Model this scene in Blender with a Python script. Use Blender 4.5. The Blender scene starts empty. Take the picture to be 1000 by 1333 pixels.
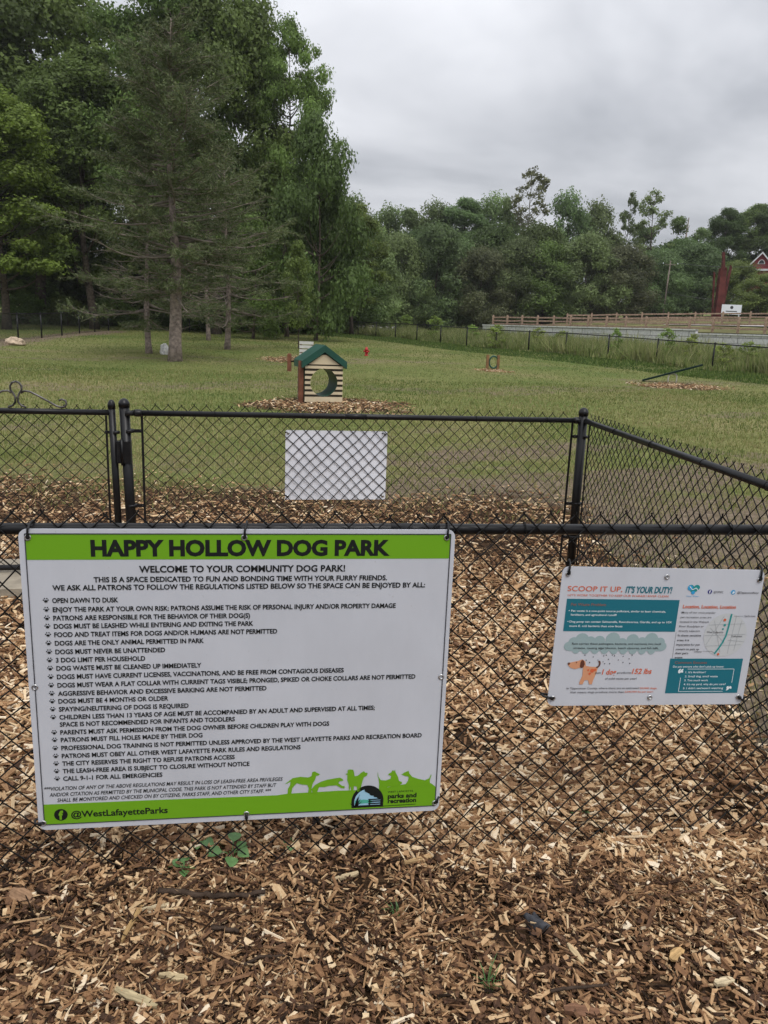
import bpy, math, random
import numpy as np
from mathutils import Matrix, Vector
R = math.radians
random.seed(7)
rng = np.random.default_rng(11)
S = bpy.context.scene
COL = S.collection

# ------------------------------------------------------------------ camera
EYE = 1.58; PITCH = R(13.013); ROLL = R(2.202); FPX = 1014.36
_f = np.array([0, math.cos(PITCH), -math.sin(PITCH)]); _u0 = np.array([0, math.sin(PITCH), math.cos(PITCH)])
_x0 = np.array([1.0, 0, 0])
_x = _x0 * math.cos(ROLL) + _u0 * math.sin(ROLL); _u = -_x0 * math.sin(ROLL) + _u0 * math.cos(ROLL)
cd = bpy.data.cameras.new('camera'); cam = bpy.data.objects.new('camera', cd); COL.objects.link(cam)
cd.sensor_fit = 'VERTICAL'; cd.sensor_height = 24; cd.lens = 24 * FPX / 1333.0
cd.clip_start = 0.05; cd.clip_end = 3000
M = Matrix(((_x[0], _u[0], -_f[0], 0), (_x[1], _u[1], -_f[1], 0), (_x[2], _u[2], -_f[2], EYE), (0, 0, 0, 1)))
cam.matrix_world = M
S.camera = cam

# ------------------------------------------------------------------ world: overcast sky
SUN_EL, SUN_AZ = R(58), R(150)          # azimuth clockwise from +Y
w = bpy.data.worlds.new("World"); S.world = w; w.use_nodes = True
nt = w.node_tree; nt.nodes.clear()
def N(t, **k):
    n = nt.nodes.new(t)
    for a, b in k.items(): setattr(n, a, b)
    return n
out = N('ShaderNodeOutputWorld'); bg = N('ShaderNodeBackground'); bg.inputs[1].default_value = 0.1
sky = N('ShaderNodeTexSky', sky_type='NISHITA', sun_disc=False, sun_elevation=SUN_EL, sun_rotation=SUN_AZ)
tc = N('ShaderNodeTexCoord'); sep = N('ShaderNodeSeparateXYZ'); nt.links.new(tc.outputs['Generated'], sep.inputs[0])
# project the direction on a flat cloud deck so that the clouds flatten towards the horizon
zc = N('ShaderNodeMath', operation='MAXIMUM'); zc.inputs[1].default_value = 0.0; nt.links.new(sep.outputs[2], zc.inputs[0])
za = N('ShaderNodeMath', operation='ADD'); za.inputs[1].default_value = 0.22; nt.links.new(zc.outputs[0], za.inputs[0])
dx = N('ShaderNodeMath', operation='DIVIDE'); nt.links.new(sep.outputs[0], dx.inputs[0]); nt.links.new(za.outputs[0], dx.inputs[1])
dy = N('ShaderNodeMath', operation='DIVIDE'); nt.links.new(sep.outputs[1], dy.inputs[0]); nt.links.new(za.outputs[0], dy.inputs[1])
cmb = N('ShaderNodeCombineXYZ'); nt.links.new(dx.outputs[0], cmb.inputs[0]); nt.links.new(dy.outputs[0], cmb.inputs[1])
n1 = N('ShaderNodeTexNoise'); n1.inputs['Scale'].default_value = 0.95; n1.inputs['Detail'].default_value = 5; n1.inputs['Roughness'].default_value = 0.52
n1.inputs['Distortion'].default_value = 0.35
nt.links.new(cmb.outputs[0], n1.inputs[0])
cr = N('ShaderNodeValToRGB')
cr.color_ramp.elements[0].position = 0.38; cr.color_ramp.elements[0].color = (4.0, 4.15, 4.5, 1)
cr.color_ramp.elements[1].position = 0.62; cr.color_ramp.elements[1].color = (7.3, 7.4, 7.75, 1)
nt.links.new(n1.outputs[0], cr.inputs[0])
# overcast sky: brighter overhead than at the horizon
zb = N('ShaderNodeMath', operation='MULTIPLY_ADD'); zb.inputs[1].default_value = 1.9; zb.inputs[2].default_value = 0.86; nt.links.new(zc.outputs[0], zb.inputs[0])
sc_ = N('ShaderNodeVectorMath', operation='SCALE'); nt.links.new(cr.outputs[0], sc_.inputs[0]); nt.links.new(zb.outputs[0], sc_.inputs['Scale'])
mx = N('ShaderNodeMixRGB'); mx.inputs[0].default_value = 0.94
nt.links.new(sky.outputs[0], mx.inputs[1]); nt.links.new(sc_.outputs[0], mx.inputs[2])
nt.links.new(mx.outputs[0], bg.inputs[0]); nt.links.new(bg.outputs[0], out.inputs[0])

sd = bpy.data.lights.new('sun', 'SUN'); sun = bpy.data.objects.new('sun', sd); COL.objects.link(sun)
sd.energy = 1.5; sd.angle = R(25); sd.color = (1.0, 0.96, 0.9)
sun.rotation_euler = Vector((-math.sin(SUN_AZ) * math.cos(SUN_EL), -math.cos(SUN_AZ) * math.cos(SUN_EL), -math.sin(SUN_EL))).to_track_quat('-Z', 'Y').to_euler()
sun.location = (0, -5, 30)
S.view_settings.view_transform = 'Standard'; S.view_settings.look = 'None'; S.view_settings.gamma = 1
S.view_settings.exposure = 0.0
S.render.engine = 'CYCLES'
cy = S.cycles
cy.max_bounces = 8; cy.diffuse_bounces = 5; cy.glossy_bounces = 2; cy.transmission_bounces = 2; cy.transparent_max_bounces = 4
cy.use_denoising = True; cy.denoiser = 'OPENIMAGEDENOISE'
cy.caustics_reflective = False; cy.caustics_refractive = False

# ------------------------------------------------------------------ helpers
def ray(px, py):
    return _f * FPX + _x * (px - 500) - _u * (py - 666.5)
def ground(x, y):
    x = np.asarray(x, float); y = np.asarray(y, float)
    s = np.maximum(0, y - 5.0)
    z = 0.023 * (np.sqrt(s * s + 9) - 3)
    far = np.clip((np.hypot(x, y) - 9) / 12, 0, 1)
    z = z + far * (0.05 * np.sin(x * .31 + 1.3) * np.sin(y * .27) + 0.03 * np.sin(x * .8 + y * .5))
    z = z + np.clip((y - 100) / 200, 0, 1) * 9
    return z
def gz(x, y): return float(ground(x, y))
def spot(px, d, ytop=400):
    """ground point seen in column px at distance d straight ahead"""
    r = ray(px, ytop); k = d / r[1]
    return r[0] * k, d
def ztop(px, py, d):
    r = ray(px, py); return EYE + r[2] * d / r[1]

def mat(name, color, rough=0.7, metal=0.0, spec=0.3, noise=0.0, nscale=30, bump=0.0, bscale=120, coat=0):
    m = bpy.data.materials.new(name); m.use_nodes = True
    t = m.node_tree; b = t.nodes['Principled BSDF']
    b.inputs['Base Color'].default_value = (*color, 1); b.inputs['Roughness'].default_value = rough
    b.inputs['Metallic'].default_value = metal; b.inputs['Specular IOR Level'].default_value = spec
    co = t.nodes.new('ShaderNodeTexCoord')
    if noise:
        n = t.nodes.new('ShaderNodeTexNoise'); n.inputs['Scale'].default_value = nscale; n.inputs['Detail'].default_value = 6
        t.links.new(co.outputs['Object'], n.inputs['Vector'])
        r = t.nodes.new('ShaderNodeValToRGB'); r.color_ramp.elements[0].position = .3; r.color_ramp.elements[1].position = .7
        r.color_ramp.elements[0].color = (*[c * (1 - noise) for c in color], 1); r.color_ramp.elements[1].color = (*[min(1, c * (1 + noise)) for c in color], 1)
        t.links.new(n.outputs[0], r.inputs[0]); t.links.new(r.outputs[0], b.inputs['Base Color'])
    if bump:
        n2 = t.nodes.new('ShaderNodeTexNoise'); n2.inputs['Scale'].default_value = bscale; n2.inputs['Detail'].default_value = 4
        t.links.new(co.outputs['Object'], n2.inputs['Vector'])
        bp = t.nodes.new('ShaderNodeBump'); bp.inputs['Strength'].default_value = bump; bp.inputs['Distance'].default_value = 0.01
        t.links.new(n2.outputs[0], bp.inputs['Height']); t.links.new(bp.outputs[0], b.inputs['Normal'])
    return m

def sign_mat(name, color):
    m = mat(name, color, .38, 0, .4); t = m.node_tree; b = t.nodes['Principled BSDF']; co = t.nodes.new('ShaderNodeTexCoord')
    def nz(sc, d, v):
        mp = t.nodes.new('ShaderNodeMapping'); mp.inputs['Scale'].default_value = v; n = t.nodes.new('ShaderNodeTexNoise'); n.inputs['Scale'].default_value = sc; n.inputs['Detail'].default_value = d; n.inputs['Roughness'].default_value = .65
        t.links.new(co.outputs['Object'], mp.inputs[0]); t.links.new(mp.outputs[0], n.inputs['Vector']); return n.outputs[0]
    def ramp(s, p0, c0, p1, c1):
        r = t.nodes.new('ShaderNodeValToRGB'); r.color_ramp.elements[0].position = p0; r.color_ramp.elements[0].color = (*c0, 1); r.color_ramp.elements[1].position = p1; r.color_ramp.elements[1].color = (*c1, 1); t.links.new(s, r.inputs[0]); return r.outputs[0]
    a = ramp(nz(3, 6, (1, 1, .5)), .35, [c * .90 for c in color], .65, color)
    f = ramp(nz(60, 2, (1, 1, 1)), .70, (0, 0, 0), .80, (.35, .35, .35))
    x = t.nodes.new('ShaderNodeMixRGB'); x.inputs[2].default_value = (color[0] * .55, color[1] * .5, color[2] * .42, 1); t.links.new(f, x.inputs[0]); t.links.new(a, x.inputs[1]); t.links.new(x.outputs[0], b.inputs['Base Color'])
    bp = t.nodes.new('ShaderNodeBump'); bp.inputs['Distance'].default_value = .012; bp.inputs['Strength'].default_value = .5; t.links.new(nz(2.2, 2, (1, 1, 1)), bp.inputs['Height']); t.links.new(bp.outputs[0], b.inputs['Normal'])
    return m

def tint_mat(name, stops, rough=0.75, trans=0.0, spec=0.2, objvar=0.0, grain=None, hue=0.0):
    """colour picked along a ramp by the per-face attribute 'tint'"""
    m = bpy.data.materials.new(name); m.use_nodes = True
    t = m.node_tree; b = t.nodes['Principled BSDF']; o = t.nodes['Material Output']
    a = t.nodes.new('ShaderNodeAttribute'); a.attribute_name = 'tint'
    r = t.nodes.new('ShaderNodeValToRGB')
    el = r.color_ramp.elements
    while len(el) < len(stops): el.new(0.5)
    for e, (p, c) in zip(el, stops): e.position = p; e.color = (*c, 1)
    src = a.outputs['Fac']
    if grain:
        co = t.nodes.new('ShaderNodeTexCoord'); n = t.nodes.new('ShaderNodeTexNoise'); n.inputs['Scale'].default_value = grain; n.inputs['Detail'].default_value = 3
        t.links.new(co.outputs['Object'], n.inputs['Vector'])
        ma = t.nodes.new('ShaderNodeMath'); ma.operation = 'MULTIPLY_ADD'; ma.inputs[1].default_value = 0.35
        sb = t.nodes.new('ShaderNodeMath'); sb.operation = 'SUBTRACT'; sb.inputs[1].default_value = 0.175
        t.links.new(n.outputs[0], ma.inputs[0]); t.links.new(src, sb.inputs[0]); t.links.new(sb.outputs[0], ma.inputs[2]); src = ma.outputs[0]
    t.links.new(src, r.inputs[0]); c = r.outputs[0]
    if objvar:
        oi = t.nodes.new('ShaderNodeObjectInfo'); hs = t.nodes.new('ShaderNodeHueSaturation')
        mr = t.nodes.new('ShaderNodeMapRange'); mr.inputs[3].default_value = 1 - objvar; mr.inputs[4].default_value = 1 + objvar
        t.links.new(oi.outputs['Random'], mr.inputs[0]); t.links.new(mr.outputs[0], hs.inputs['Value'])
        m2 = t.nodes.new('ShaderNodeMapRange'); m2.inputs[3].default_value = 0.5 - hue; m2.inputs[4].default_value = 0.5 + hue
        fr = t.nodes.new('ShaderNodeMath'); fr.operation = 'FRACT'; mu = t.nodes.new('ShaderNodeMath'); mu.operation = 'MULTIPLY'; mu.inputs[1].default_value = 7.31
        t.links.new(oi.outputs['Random'], mu.inputs[0]); t.links.new(mu.outputs[0], fr.inputs[0]); t.links.new(fr.outputs[0], m2.inputs[0]); t.links.new(m2.outputs[0], hs.inputs['Hue'])
        t.links.new(c, hs.inputs['Color']); c = hs.outputs[0]
    t.links.new(c, b.inputs['Base Color']); b.inputs['Roughness'].default_value = rough; b.inputs['Specular IOR Level'].default_value = spec
    if trans:
        tr = t.nodes.new('ShaderNodeBsdfTranslucent'); mi = t.nodes.new('ShaderNodeMixShader'); mi.inputs[0].default_value = trans
        t.links.new(c, tr.inputs[0]); t.links.new(b.outputs[0], mi.inputs[1]); t.links.new(tr.outputs[0], mi.inputs[2]); t.links.new(mi.outputs[0], o.inputs[0])
    return m

def np_mesh(name, V, F, tint=None, smooth=False):
    """V (n,3), F (m,k) constant k"""
    V = np.ascontiguousarray(V, np.float32); F = np.ascontiguousarray(F, np.int32)
    me = bpy.data.meshes.new(name); m, k = F.shape
    me.vertices.add(len(V)); me.vertices.foreach_set('co', V.ravel())
    me.loops.add(m * k); me.loops.foreach_set('vertex_index', F.ravel())
    me.polygons.add(m); me.polygons.foreach_set('loop_start', np.arange(0, m * k, k, dtype=np.int32))
    me.polygons.foreach_set('use_smooth', np.full(m, smooth))
    me.update(calc_edges=True)
    if tint is not None:
        at = me.attributes.new('tint', 'FLOAT', 'FACE'); at.data.foreach_set('value', np.ascontiguousarray(tint, np.float32))
    return me

class MB:
    """collects shapes into ONE mesh"""
    def __init__(s): s.v = []; s.f = []; s.n = 0; s.sm = []
    def add(s, V, F, smooth=False):
        V = np.asarray(V, float).reshape(-1, 3); s.v.append(V)
        for f in F: s.f.append(tuple(int(i) + s.n for i in f)); s.sm.append(smooth)
        s.n += len(V)
    def box(s, c, d, rot=None, taper=1.0):
        c = np.array(c, float); hx, hy, hz = np.array(d) / 2
        V = np.array([[-hx, -hy, -hz], [hx, -hy, -hz], [hx, hy, -hz], [-hx, hy, -hz], [-hx * taper, -hy * taper, hz], [hx * taper, -hy * taper, hz], [hx * taper, hy * taper, hz], [-hx * taper, hy * taper, hz]])
        if rot is not None: V = V @ np.array(rot.to_matrix()).T
        s.add(V + c, [(0, 3, 2, 1), (4, 5, 6, 7), (0, 1, 5, 4), (1, 2, 6, 5), (2, 3, 7, 6), (3, 0, 4, 7)])
        return s
    def tube(s, P, r, n=8, cap=True, smooth=True):
        P = np.asarray(P, float); m = len(P); r = np.broadcast_to(np.asarray(r, float), (m,))
        T = np.gradient(P, axis=0); T /= np.linalg.norm(T, axis=1)[:, None] + 1e-12
        a = np.array([0, 0, 1.0]) if abs(T[0][2]) < .9 else np.array([1.0, 0, 0])
        ux = np.cross(a, T[0]); ux /= np.linalg.norm(ux); an = np.arange(n) * 2 * math.pi / n; V = []
        for i in range(m):
            ux = ux - T[i] * (ux @ T[i]); ux /= np.linalg.norm(ux) + 1e-12; uy = np.cross(T[i], ux)
            V.append(P[i] + r[i] * (np.cos(an)[:, None] * ux + np.sin(an)[:, None] * uy))
        V = np.concatenate(V); F = []
        for i in range(m - 1):
            for j in range(n): F.append((i * n + j, i * n + (j + 1) % n, (i + 1) * n + (j + 1) % n, (i + 1) * n + j))
        if cap: F += [tuple(range(n))[::-1], tuple(range((m - 1) * n, m * n))]
        s.add(V, F, smooth); return s
    def lathe(s, c, prof, n=16, smooth=True):
        c = np.array(c, float); an = np.arange(n) * 2 * math.pi / n; V = []
        for r, z in prof: V.append(np.stack([r * np.cos(an), r * np.sin(an), np.full(n, z)], 1) + c)
        F = []
        for i in range(len(prof) - 1):
            for j in range(n): F.append((i * n + j, i * n + (j + 1) % n, (i + 1) * n + (j + 1) % n, (i + 1) * n + j))
        F += [tuple(range(n))[::-1], tuple(range((len(prof) - 1) * n, len(prof) * n))]
        s.add(np.concatenate(V), F, smooth); return s
    def prism(s, P, y0, y1):
        """outline P in x,z extruded from y0 (front) to y1"""
        n = len(P); V = [(x, y0, z) for x, z in P] + [(x, y1, z) for x, z in P]
        s.add(V, [tuple(range(n)), tuple(range(2 * n - 1, n - 1, -1))] + [(i, n + i, n + (i + 1) % n, (i + 1) % n) for i in range(n)]); return s
    def flat(s, P, y):
        s.add([(x, y, z) for x, z in P], [tuple(range(len(P)))]); return s
    def mesh(s, name):
        me = bpy.data.meshes.new(name); me.from_pydata(np.concatenate(s.v).tolist(), [], s.f); me.update()
        me.polygons.foreach_set('use_smooth', s.sm); return me
    def build(s, name, m, parent=None, **k): return link(name, s.mesh(name), m, parent, **k)

def link(name, me, m=None, parent=None, loc=None, **k):
    o = bpy.data.objects.new(name, me); COL.objects.link(o)
    if m is not None and me is not None and not me.materials: me.materials.append(m)
    if parent is not None: o.parent = parent
    if loc is not None: o.location = loc
    return tag(o, **k)
def tag(o, label=None, cat=None, group=None, kind=None):
    for a, b in (('label', label), ('category', cat), ('group', group), ('kind', kind)):
        if b: o[a] = b
    return o
def thing(name, label, cat, loc=(0, 0, 0), rz=0, group=None):
    o = bpy.data.objects.new(name, None); COL.objects.link(o); o.location = loc; o.rotation_euler = (0, 0, rz)
    o.empty_display_size = .2
    return tag(o, label, cat, group)

# ------------------------------------------------------------------ materials
M_black = mat('black_powder_coat', (0.008, 0.008, 0.009), 0.36, 0, 0.28, noise=.25, nscale=18)
M_wire = mat('black_vinyl_wire', (0.006, 0.006, 0.006), 0.5, 0, 0.2)
M_iron = mat('worn_ironwork', (0.09, 0.085, 0.08), 0.35, 0.5, 0.5, noise=.9, nscale=25)
M_white = sign_mat('white_sign_sheet', (0.57, 0.59, 0.64))
M_green = mat('lime_green_ink', (0.155, 0.37, 0.014), 0.4, 0, 0.35)
M_ink = mat('black_ink', (0.010, 0.012, 0.012), 0.45, 0, 0.3)
M_inkgrey = mat('dark_grey_ink', (0.05, 0.05, 0.06), 0.45)
M_teal = mat('teal_ink', (0.016, 0.15, 0.20), 0.4)
M_orange = mat('orange_ink', (0.62, 0.13, 0.055), 0.4)
M_rust = mat('faded_orange_ink', (0.22, 0.12, 0.10), 0.4)
M_navy = mat('navy_ink', (0.03, 0.03, 0.19), 0.4)
M_sky = mat('pale_blue_ink', (0.32, 0.55, 0.70), 0.4)
M_cyan = mat('bright_blue_ink', (0.04, 0.33, 0.62), 0.4)
M_cloud = mat('cloud_grey_ink', (0.30, 0.40, 0.41), 0.4)
M_mapg = mat('pale_grey_ink', (0.52, 0.54, 0.55), 0.4)
M_mapl = mat('mid_grey_ink', (0.36, 0.38, 0.39), 0.4)
M_dogtan = mat('tan_ink', (0.62, 0.30, 0.17), 0.4)
M_dogear = mat('brown_ink', (0.12, 0.045, 0.03), 0.4)
M_whiteink = mat('white_ink', (0.75, 0.80, 0.82), 0.4)
M_steel = mat('steel_grommet', (0.55, 0.55, 0.55), 0.3, 0.9)
M_zip = mat('black_nylon', (0.012, 0.012, 0.013), 0.4)

# ------------------------------------------------------------------ ground sheet
def fbm(x, y, s, seed=0):
    """cheap value noise, sum of rotated sines"""
    r = np.random.default_rng(seed); v = np.zeros_like(np.asarray(x, float)); a = 1.0; tot = 0
    for o in range(5):
        for k in range(3):
            th = r.uniform(0, 2 * math.pi); ph = r.uniform(0, 6.28)
            v = v + a * np.sin((x * math.cos(th) + y * math.sin(th)) * s * 6.28 + ph)
        tot += a * 1.7; a *= .55; s *= 1.95
    return v / tot
def chip_mask(x, y):
    """1 where bark chips cover the ground"""
    n = fbm(x, y, .35, 3)
    edge = 7.15 - 0.45 * (x > 1.6) * np.minimum(4, x - 1.6) * 2.2 + .45 * n + 0.12 * np.clip(-x - 1, 0, 4)
    m = np.clip((edge - y) / 2.0 + .5, 0, 1)
    # right of the side fence the chips stop
    sx = 1.10 + .10 * (y - 2.4) + .1 * n
    m = m * (1 - np.clip((x - sx - .12) / .35, 0, 1) * np.clip((y - 2.36 - .25 * n) / .25, 0, 1) * .93)
    def blob(cx, cy, rx, ry, k): return k * np.clip(1.35 - 1.3 * ((x - cx) ** 2 / rx ** 2 + (y - cy) ** 2 / ry ** 2) + .7 * n, 0, 1)
    for b in BLOBS: m = np.maximum(m, blob(*b))
    return m
BLOBS = []
for px, d, rx, ry, k in ((430, 15.0, 1.75, 1.7, .9), (372, 29, 1.3, 2.0, .5), (885, 23.3, 1.7, 1.2, .6), (642, 26.5, .8, .9, .25)):
    bx, by = spot(px, d, 480); BLOBS.append((bx, by, rx, ry, k))
def dirt_mask(x, y):
    n = fbm(x, y, .5, 8)
    m = np.clip(1.25 - np.abs(y - 6.2 - .1 * x) / 2.4 + .4 * n, 0, 1) * np.clip((x - 1.1) / .5, 0, 1) * np.clip((7.5 - x) / 3, 0, 1)
    m2 = np.clip((12.0 - y) / 4.5 + .6 * n, 0, 1) * .75 * (np.clip((x + 1.5) / 2, 0, 1) * .6 + .4)
    m3 = np.clip((fbm(x, y, .11, 77) - .22) * 2.2, 0, .35) * np.clip((y - 8) / 3, 0, 1) * np.clip((40 - y) / 10, 0, 1)
    m = np.maximum(np.maximum(m, m2), m3)
    for (ax_, ay_), (bx_, by_) in ((SOIL[0], SOIL[1]), (SOIL[1], SOIL[2])):
        dx_, dy_ = bx_ - ax_, by_ - ay_; t_ = np.clip(((x - ax_) * dx_ + (y - ay_) * dy_) / (dx_ * dx_ + dy_ * dy_), 0, 1)
        m = np.maximum(m, np.clip(1.5 - np.hypot(x - ax_ - t_ * dx_, y - ay_ - t_ * dy_) / .9 + .5 * n, 0, 1))
    return m
SOIL = [spot(-60, 28, 440), spot(24, 36, 435), spot(142, 50, 430)]

xs = np.concatenate([-np.geomspace(500, 9.2, 110), np.linspace(-9, 9, 121), np.geomspace(9.2, 500, 44)])
ys = np.concatenate([[-40, -12, -5], np.linspace(-1, 12, 88), np.geomspace(12.2, 600, 150)])
X, Y = np.meshgrid(xs, ys); Z = ground(X, Y)
near = np.clip((9.5 - Y) / 2, 0, 1) * np.clip((Y + 1) / 1, 0, 1) * np.clip((8 - np.abs(X)) / 2, 0, 1)
Z = Z + near * (.018 * fbm(X, Y, .45, 1) + .010 * fbm(X, Y, 1.3, 2)) - .012
nx, ny = len(xs), len(ys)
idx = np.arange(nx * ny).reshape(ny, nx)
F = np.stack([idx[:-1, :-1], idx[:-1, 1:], idx[1:, 1:], idx[1:, :-1]], -1).reshape(-1, 4)
gme = np_mesh('ground', np.stack([X, Y, Z], -1).reshape(-1, 3), F, smooth=True)
for nm, fn in (('chips', chip_mask), ('dirt', dirt_mask)):
    at = gme.attributes.new(nm, 'FLOAT', 'POINT'); at.data.foreach_set('value', fn(X, Y).ravel().astype(np.float32))
def ground_mat():
    m = bpy.data.materials.new('grass_soil_and_chips'); m.use_nodes = True; t = m.node_tree; b = t.nodes['Principled BSDF']
    b.inputs['Roughness'].default_value = .95; b.inputs['Specular IOR Level'].default_value = .05
    co = t.nodes.new('ShaderNodeTexCoord')
    def noise(s, d=5, r=.6):
        n = t.nodes.new('ShaderNodeTexNoise'); n.inputs['Scale'].default_value = s; n.inputs['Detail'].default_value = d; n.inputs['Roughness'].default_value = r
        t.links.new(co.outputs['Object'], n.inputs['Vector']); return n.outputs[0]
    def ramp(src, *st):
        r = t.nodes.new('ShaderNodeValToRGB'); el = r.color_ramp.elements
        while len(el) < len(st): el.new(.5)
        for e, (p, c) in zip(el, st): e.position = p; e.color = (*c, 1)
        t.links.new(src, r.inputs[0]); return r.outputs[0]
    def mix(f, a, c, mode='MIX'):
        x = t.nodes.new('ShaderNodeMixRGB'); x.blend_type = mode
        if isinstance(f, float): x.inputs[0].default_value = f
        else: t.links.new(f, x.inputs[0])
        t.links.new(a, x.inputs[1]); t.links.new(c, x.inputs[2]); return x.outputs[0]
    g1 = ramp(noise(.22, 6), (.3, (.105, .148, .042)), (.5, (.160, .175, .062)), (.72, (.24, .21, .105)))
    g2 = ramp(noise(9, 6, .7), (.25, (.35, .35, .35)), (.7, (1.35, 1.35, 1.3)))
    grass = mix(1.0, g1, g2, 'MULTIPLY')
    d = ramp(noise(14, 8, .75), (.3, (.070, .052, .035)), (.5, (.16, .125, .088)), (.7, (.27, .21, .15)))
    c = ramp(noise(45, 8, .7), (.35, (.018, .011, .007)), (.55, (.07, .042, .024)), (.75, (.2, .13, .075)))
    ac = t.nodes.new('ShaderNodeAttribute'); ac.attribute_name = 'chips'; ad = t.nodes.new('ShaderNodeAttribute'); ad.attribute_name = 'dirt'
    def brk(a, s):
        n = noise(s, 6, .7); ma = t.nodes.new('ShaderNodeMath'); ma.operation = 'ADD'; t.links.new(a, ma.inputs[0]); t.links.new(n, ma.inputs[1])
        return ramp(ma.outputs[0], (.72, (0, 0, 0)), (1.0, (1, 1, 1)))
    col = mix(brk(ad.outputs['Fac'], 3), grass, d); col = mix(brk(ac.outputs['Fac'], 5), col, c)
    t.links.new(col, b.inputs['Base Color'])
    bp = t.nodes.new('ShaderNodeBump'); bp.inputs['Distance'].default_value = .03; bp.inputs['Strength'].default_value = .6
    t.links.new(noise(30, 6, .7), bp.inputs['Height']); t.links.new(bp.outputs[0], b.inputs['Normal'])
    return m
link('ground', gme, ground_mat(), kind='structure')
def zg(x, y):
    near = np.clip((9.5 - y) / 2, 0, 1) * np.clip((y + 1) / 1, 0, 1) * np.clip((8 - np.abs(x)) / 2, 0, 1)
    return ground(x, y) + near * (.018 * fbm(x, y, .45, 1) + .010 * fbm(x, y, 1.3, 2)) - .012

# ------------------------------------------------------------------ wood chips
def chips(name, n, box, size, seed, stack, tone, extra=None, thin=False, fine=False):
    r = np.random.default_rng(seed)
    y0, y1 = box; y = y0 + (y1 - y0) * r.random(n); hw = 1.05 + .56 * y
    x = (r.random(n) * 2 - 1) * hw
    if extra: x, y = extra(r, n)
    k = r.random(n) < (chip_mask(x, y) * 1.02 - .02) * np.clip(1 + .9 * fbm(x, y, 1.1, 61), .25, 1); x = x[k]; y = y[k]; n = len(x)
    kind = r.random(n)
    L = np.where(kind < .42, r.uniform(.014, .034, n), np.where(kind < .80, r.uniform(.020, .050, n), r.uniform(.035, .080, n))) * size
    W = np.where(kind < .42, r.uniform(.011, .024, n), np.where(kind < .80, r.uniform(.006, .015, n), r.uniform(.003, .009, n))) * size
    if thin: L = L * 1.25; W = W * .22
    if fine: L = L * .33; W = W * .33
    W = np.minimum(W, L * .9); T = r.uniform(.0018, .0065, n) * size * (.6 if fine else 1)
    lay = r.random(n)
    z = zg(x, y) + .004 + stack * lay
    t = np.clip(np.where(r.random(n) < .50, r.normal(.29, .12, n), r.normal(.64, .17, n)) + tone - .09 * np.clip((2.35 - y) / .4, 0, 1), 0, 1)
    t = t + .11 * fbm(x, y, .8, 21)
    yaw = r.uniform(0, 2 * math.pi, n); pit = r.normal(0, .30, n); rol = r.normal(0, .35, n)
    base = np.array([[-1, -1, -1], [1, -1, -1], [1, 1, -1], [-1, 1, -1], [-1, -1, 1], [1, -1, 1], [1, 1, 1], [-1, 1, 1]], float) * .5
    P = np.repeat(base[None], n, 0)
    tap = r.uniform(.15, 1.0, (n, 2))
    P[:, [0, 3, 4, 7], 1] *= tap[:, :1]; P[:, [1, 2, 5, 6], 1] *= tap[:, 1:]
    P += r.normal(0, .10, (n, 8, 3)) * np.array([.8, .9, .35])
    bend = r.normal(0, .5, n)
    P = P * np.stack([L, W, T], -1)[:, None]
    P[:, :, 1] += (bend[:, None] * (P[:, :, 0] ** 2) / L[:, None])
    cy_, sy_, cp, sp, cr_, sr = np.cos(yaw), np.sin(yaw), np.cos(pit), np.sin(pit), np.cos(rol), np.sin(rol)
    Rm = np.empty((n, 3, 3))
    Rm[:, 0, 0] = cy_ * cp; Rm[:, 0, 1] = cy_ * sp * sr - sy_ * cr_; Rm[:, 0, 2] = cy_ * sp * cr_ + sy_ * sr
    Rm[:, 1, 0] = sy_ * cp; Rm[:, 1, 1] = sy_ * sp * sr + cy_ * cr_; Rm[:, 1, 2] = sy_ * sp * cr_ - cy_ * sr
    Rm[:, 2, 0] = -sp; Rm[:, 2, 1] = cp * sr; Rm[:, 2, 2] = cp * cr_
    P = np.einsum('nij,nkj->nki', Rm, P) + np.stack([x, y, z], -1)[:, None]
    Fb = np.array([[4, 5, 6, 7], [0, 1, 5, 4], [1, 2, 6, 5], [2, 3, 7, 6], [3, 0, 4, 7]])
    F = (np.arange(n)[:, None, None] * 8 + Fb).reshape(-1, 4)
    return P.reshape(-1, 3), F, np.repeat(t, 5)
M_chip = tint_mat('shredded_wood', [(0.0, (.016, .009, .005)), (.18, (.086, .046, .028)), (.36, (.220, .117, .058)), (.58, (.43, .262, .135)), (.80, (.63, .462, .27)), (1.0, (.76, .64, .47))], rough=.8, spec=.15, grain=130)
def blobs(r, n):
    bx = np.concatenate([np.stack([r.normal(b[0], b[2] * .75, n), r.normal(b[1], b[3] * .75, n)], 1) for b in BLOBS])
    r.shuffle(bx); return bx[:n, 0], bx[:n, 1]
def shreds(r, n):
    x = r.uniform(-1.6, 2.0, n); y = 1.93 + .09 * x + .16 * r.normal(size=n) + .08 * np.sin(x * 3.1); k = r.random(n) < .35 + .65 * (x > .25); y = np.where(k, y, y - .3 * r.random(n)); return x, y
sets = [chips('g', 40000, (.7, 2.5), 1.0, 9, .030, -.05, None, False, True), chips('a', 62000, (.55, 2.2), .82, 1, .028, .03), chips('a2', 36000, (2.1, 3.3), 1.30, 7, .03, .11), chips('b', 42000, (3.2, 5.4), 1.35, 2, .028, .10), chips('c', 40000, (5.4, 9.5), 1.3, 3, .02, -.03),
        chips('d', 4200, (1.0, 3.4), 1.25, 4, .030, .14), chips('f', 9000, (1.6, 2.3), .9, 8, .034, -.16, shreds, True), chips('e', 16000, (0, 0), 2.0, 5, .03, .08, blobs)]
off = 0; VV, FF, TT = [], [], []
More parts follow.
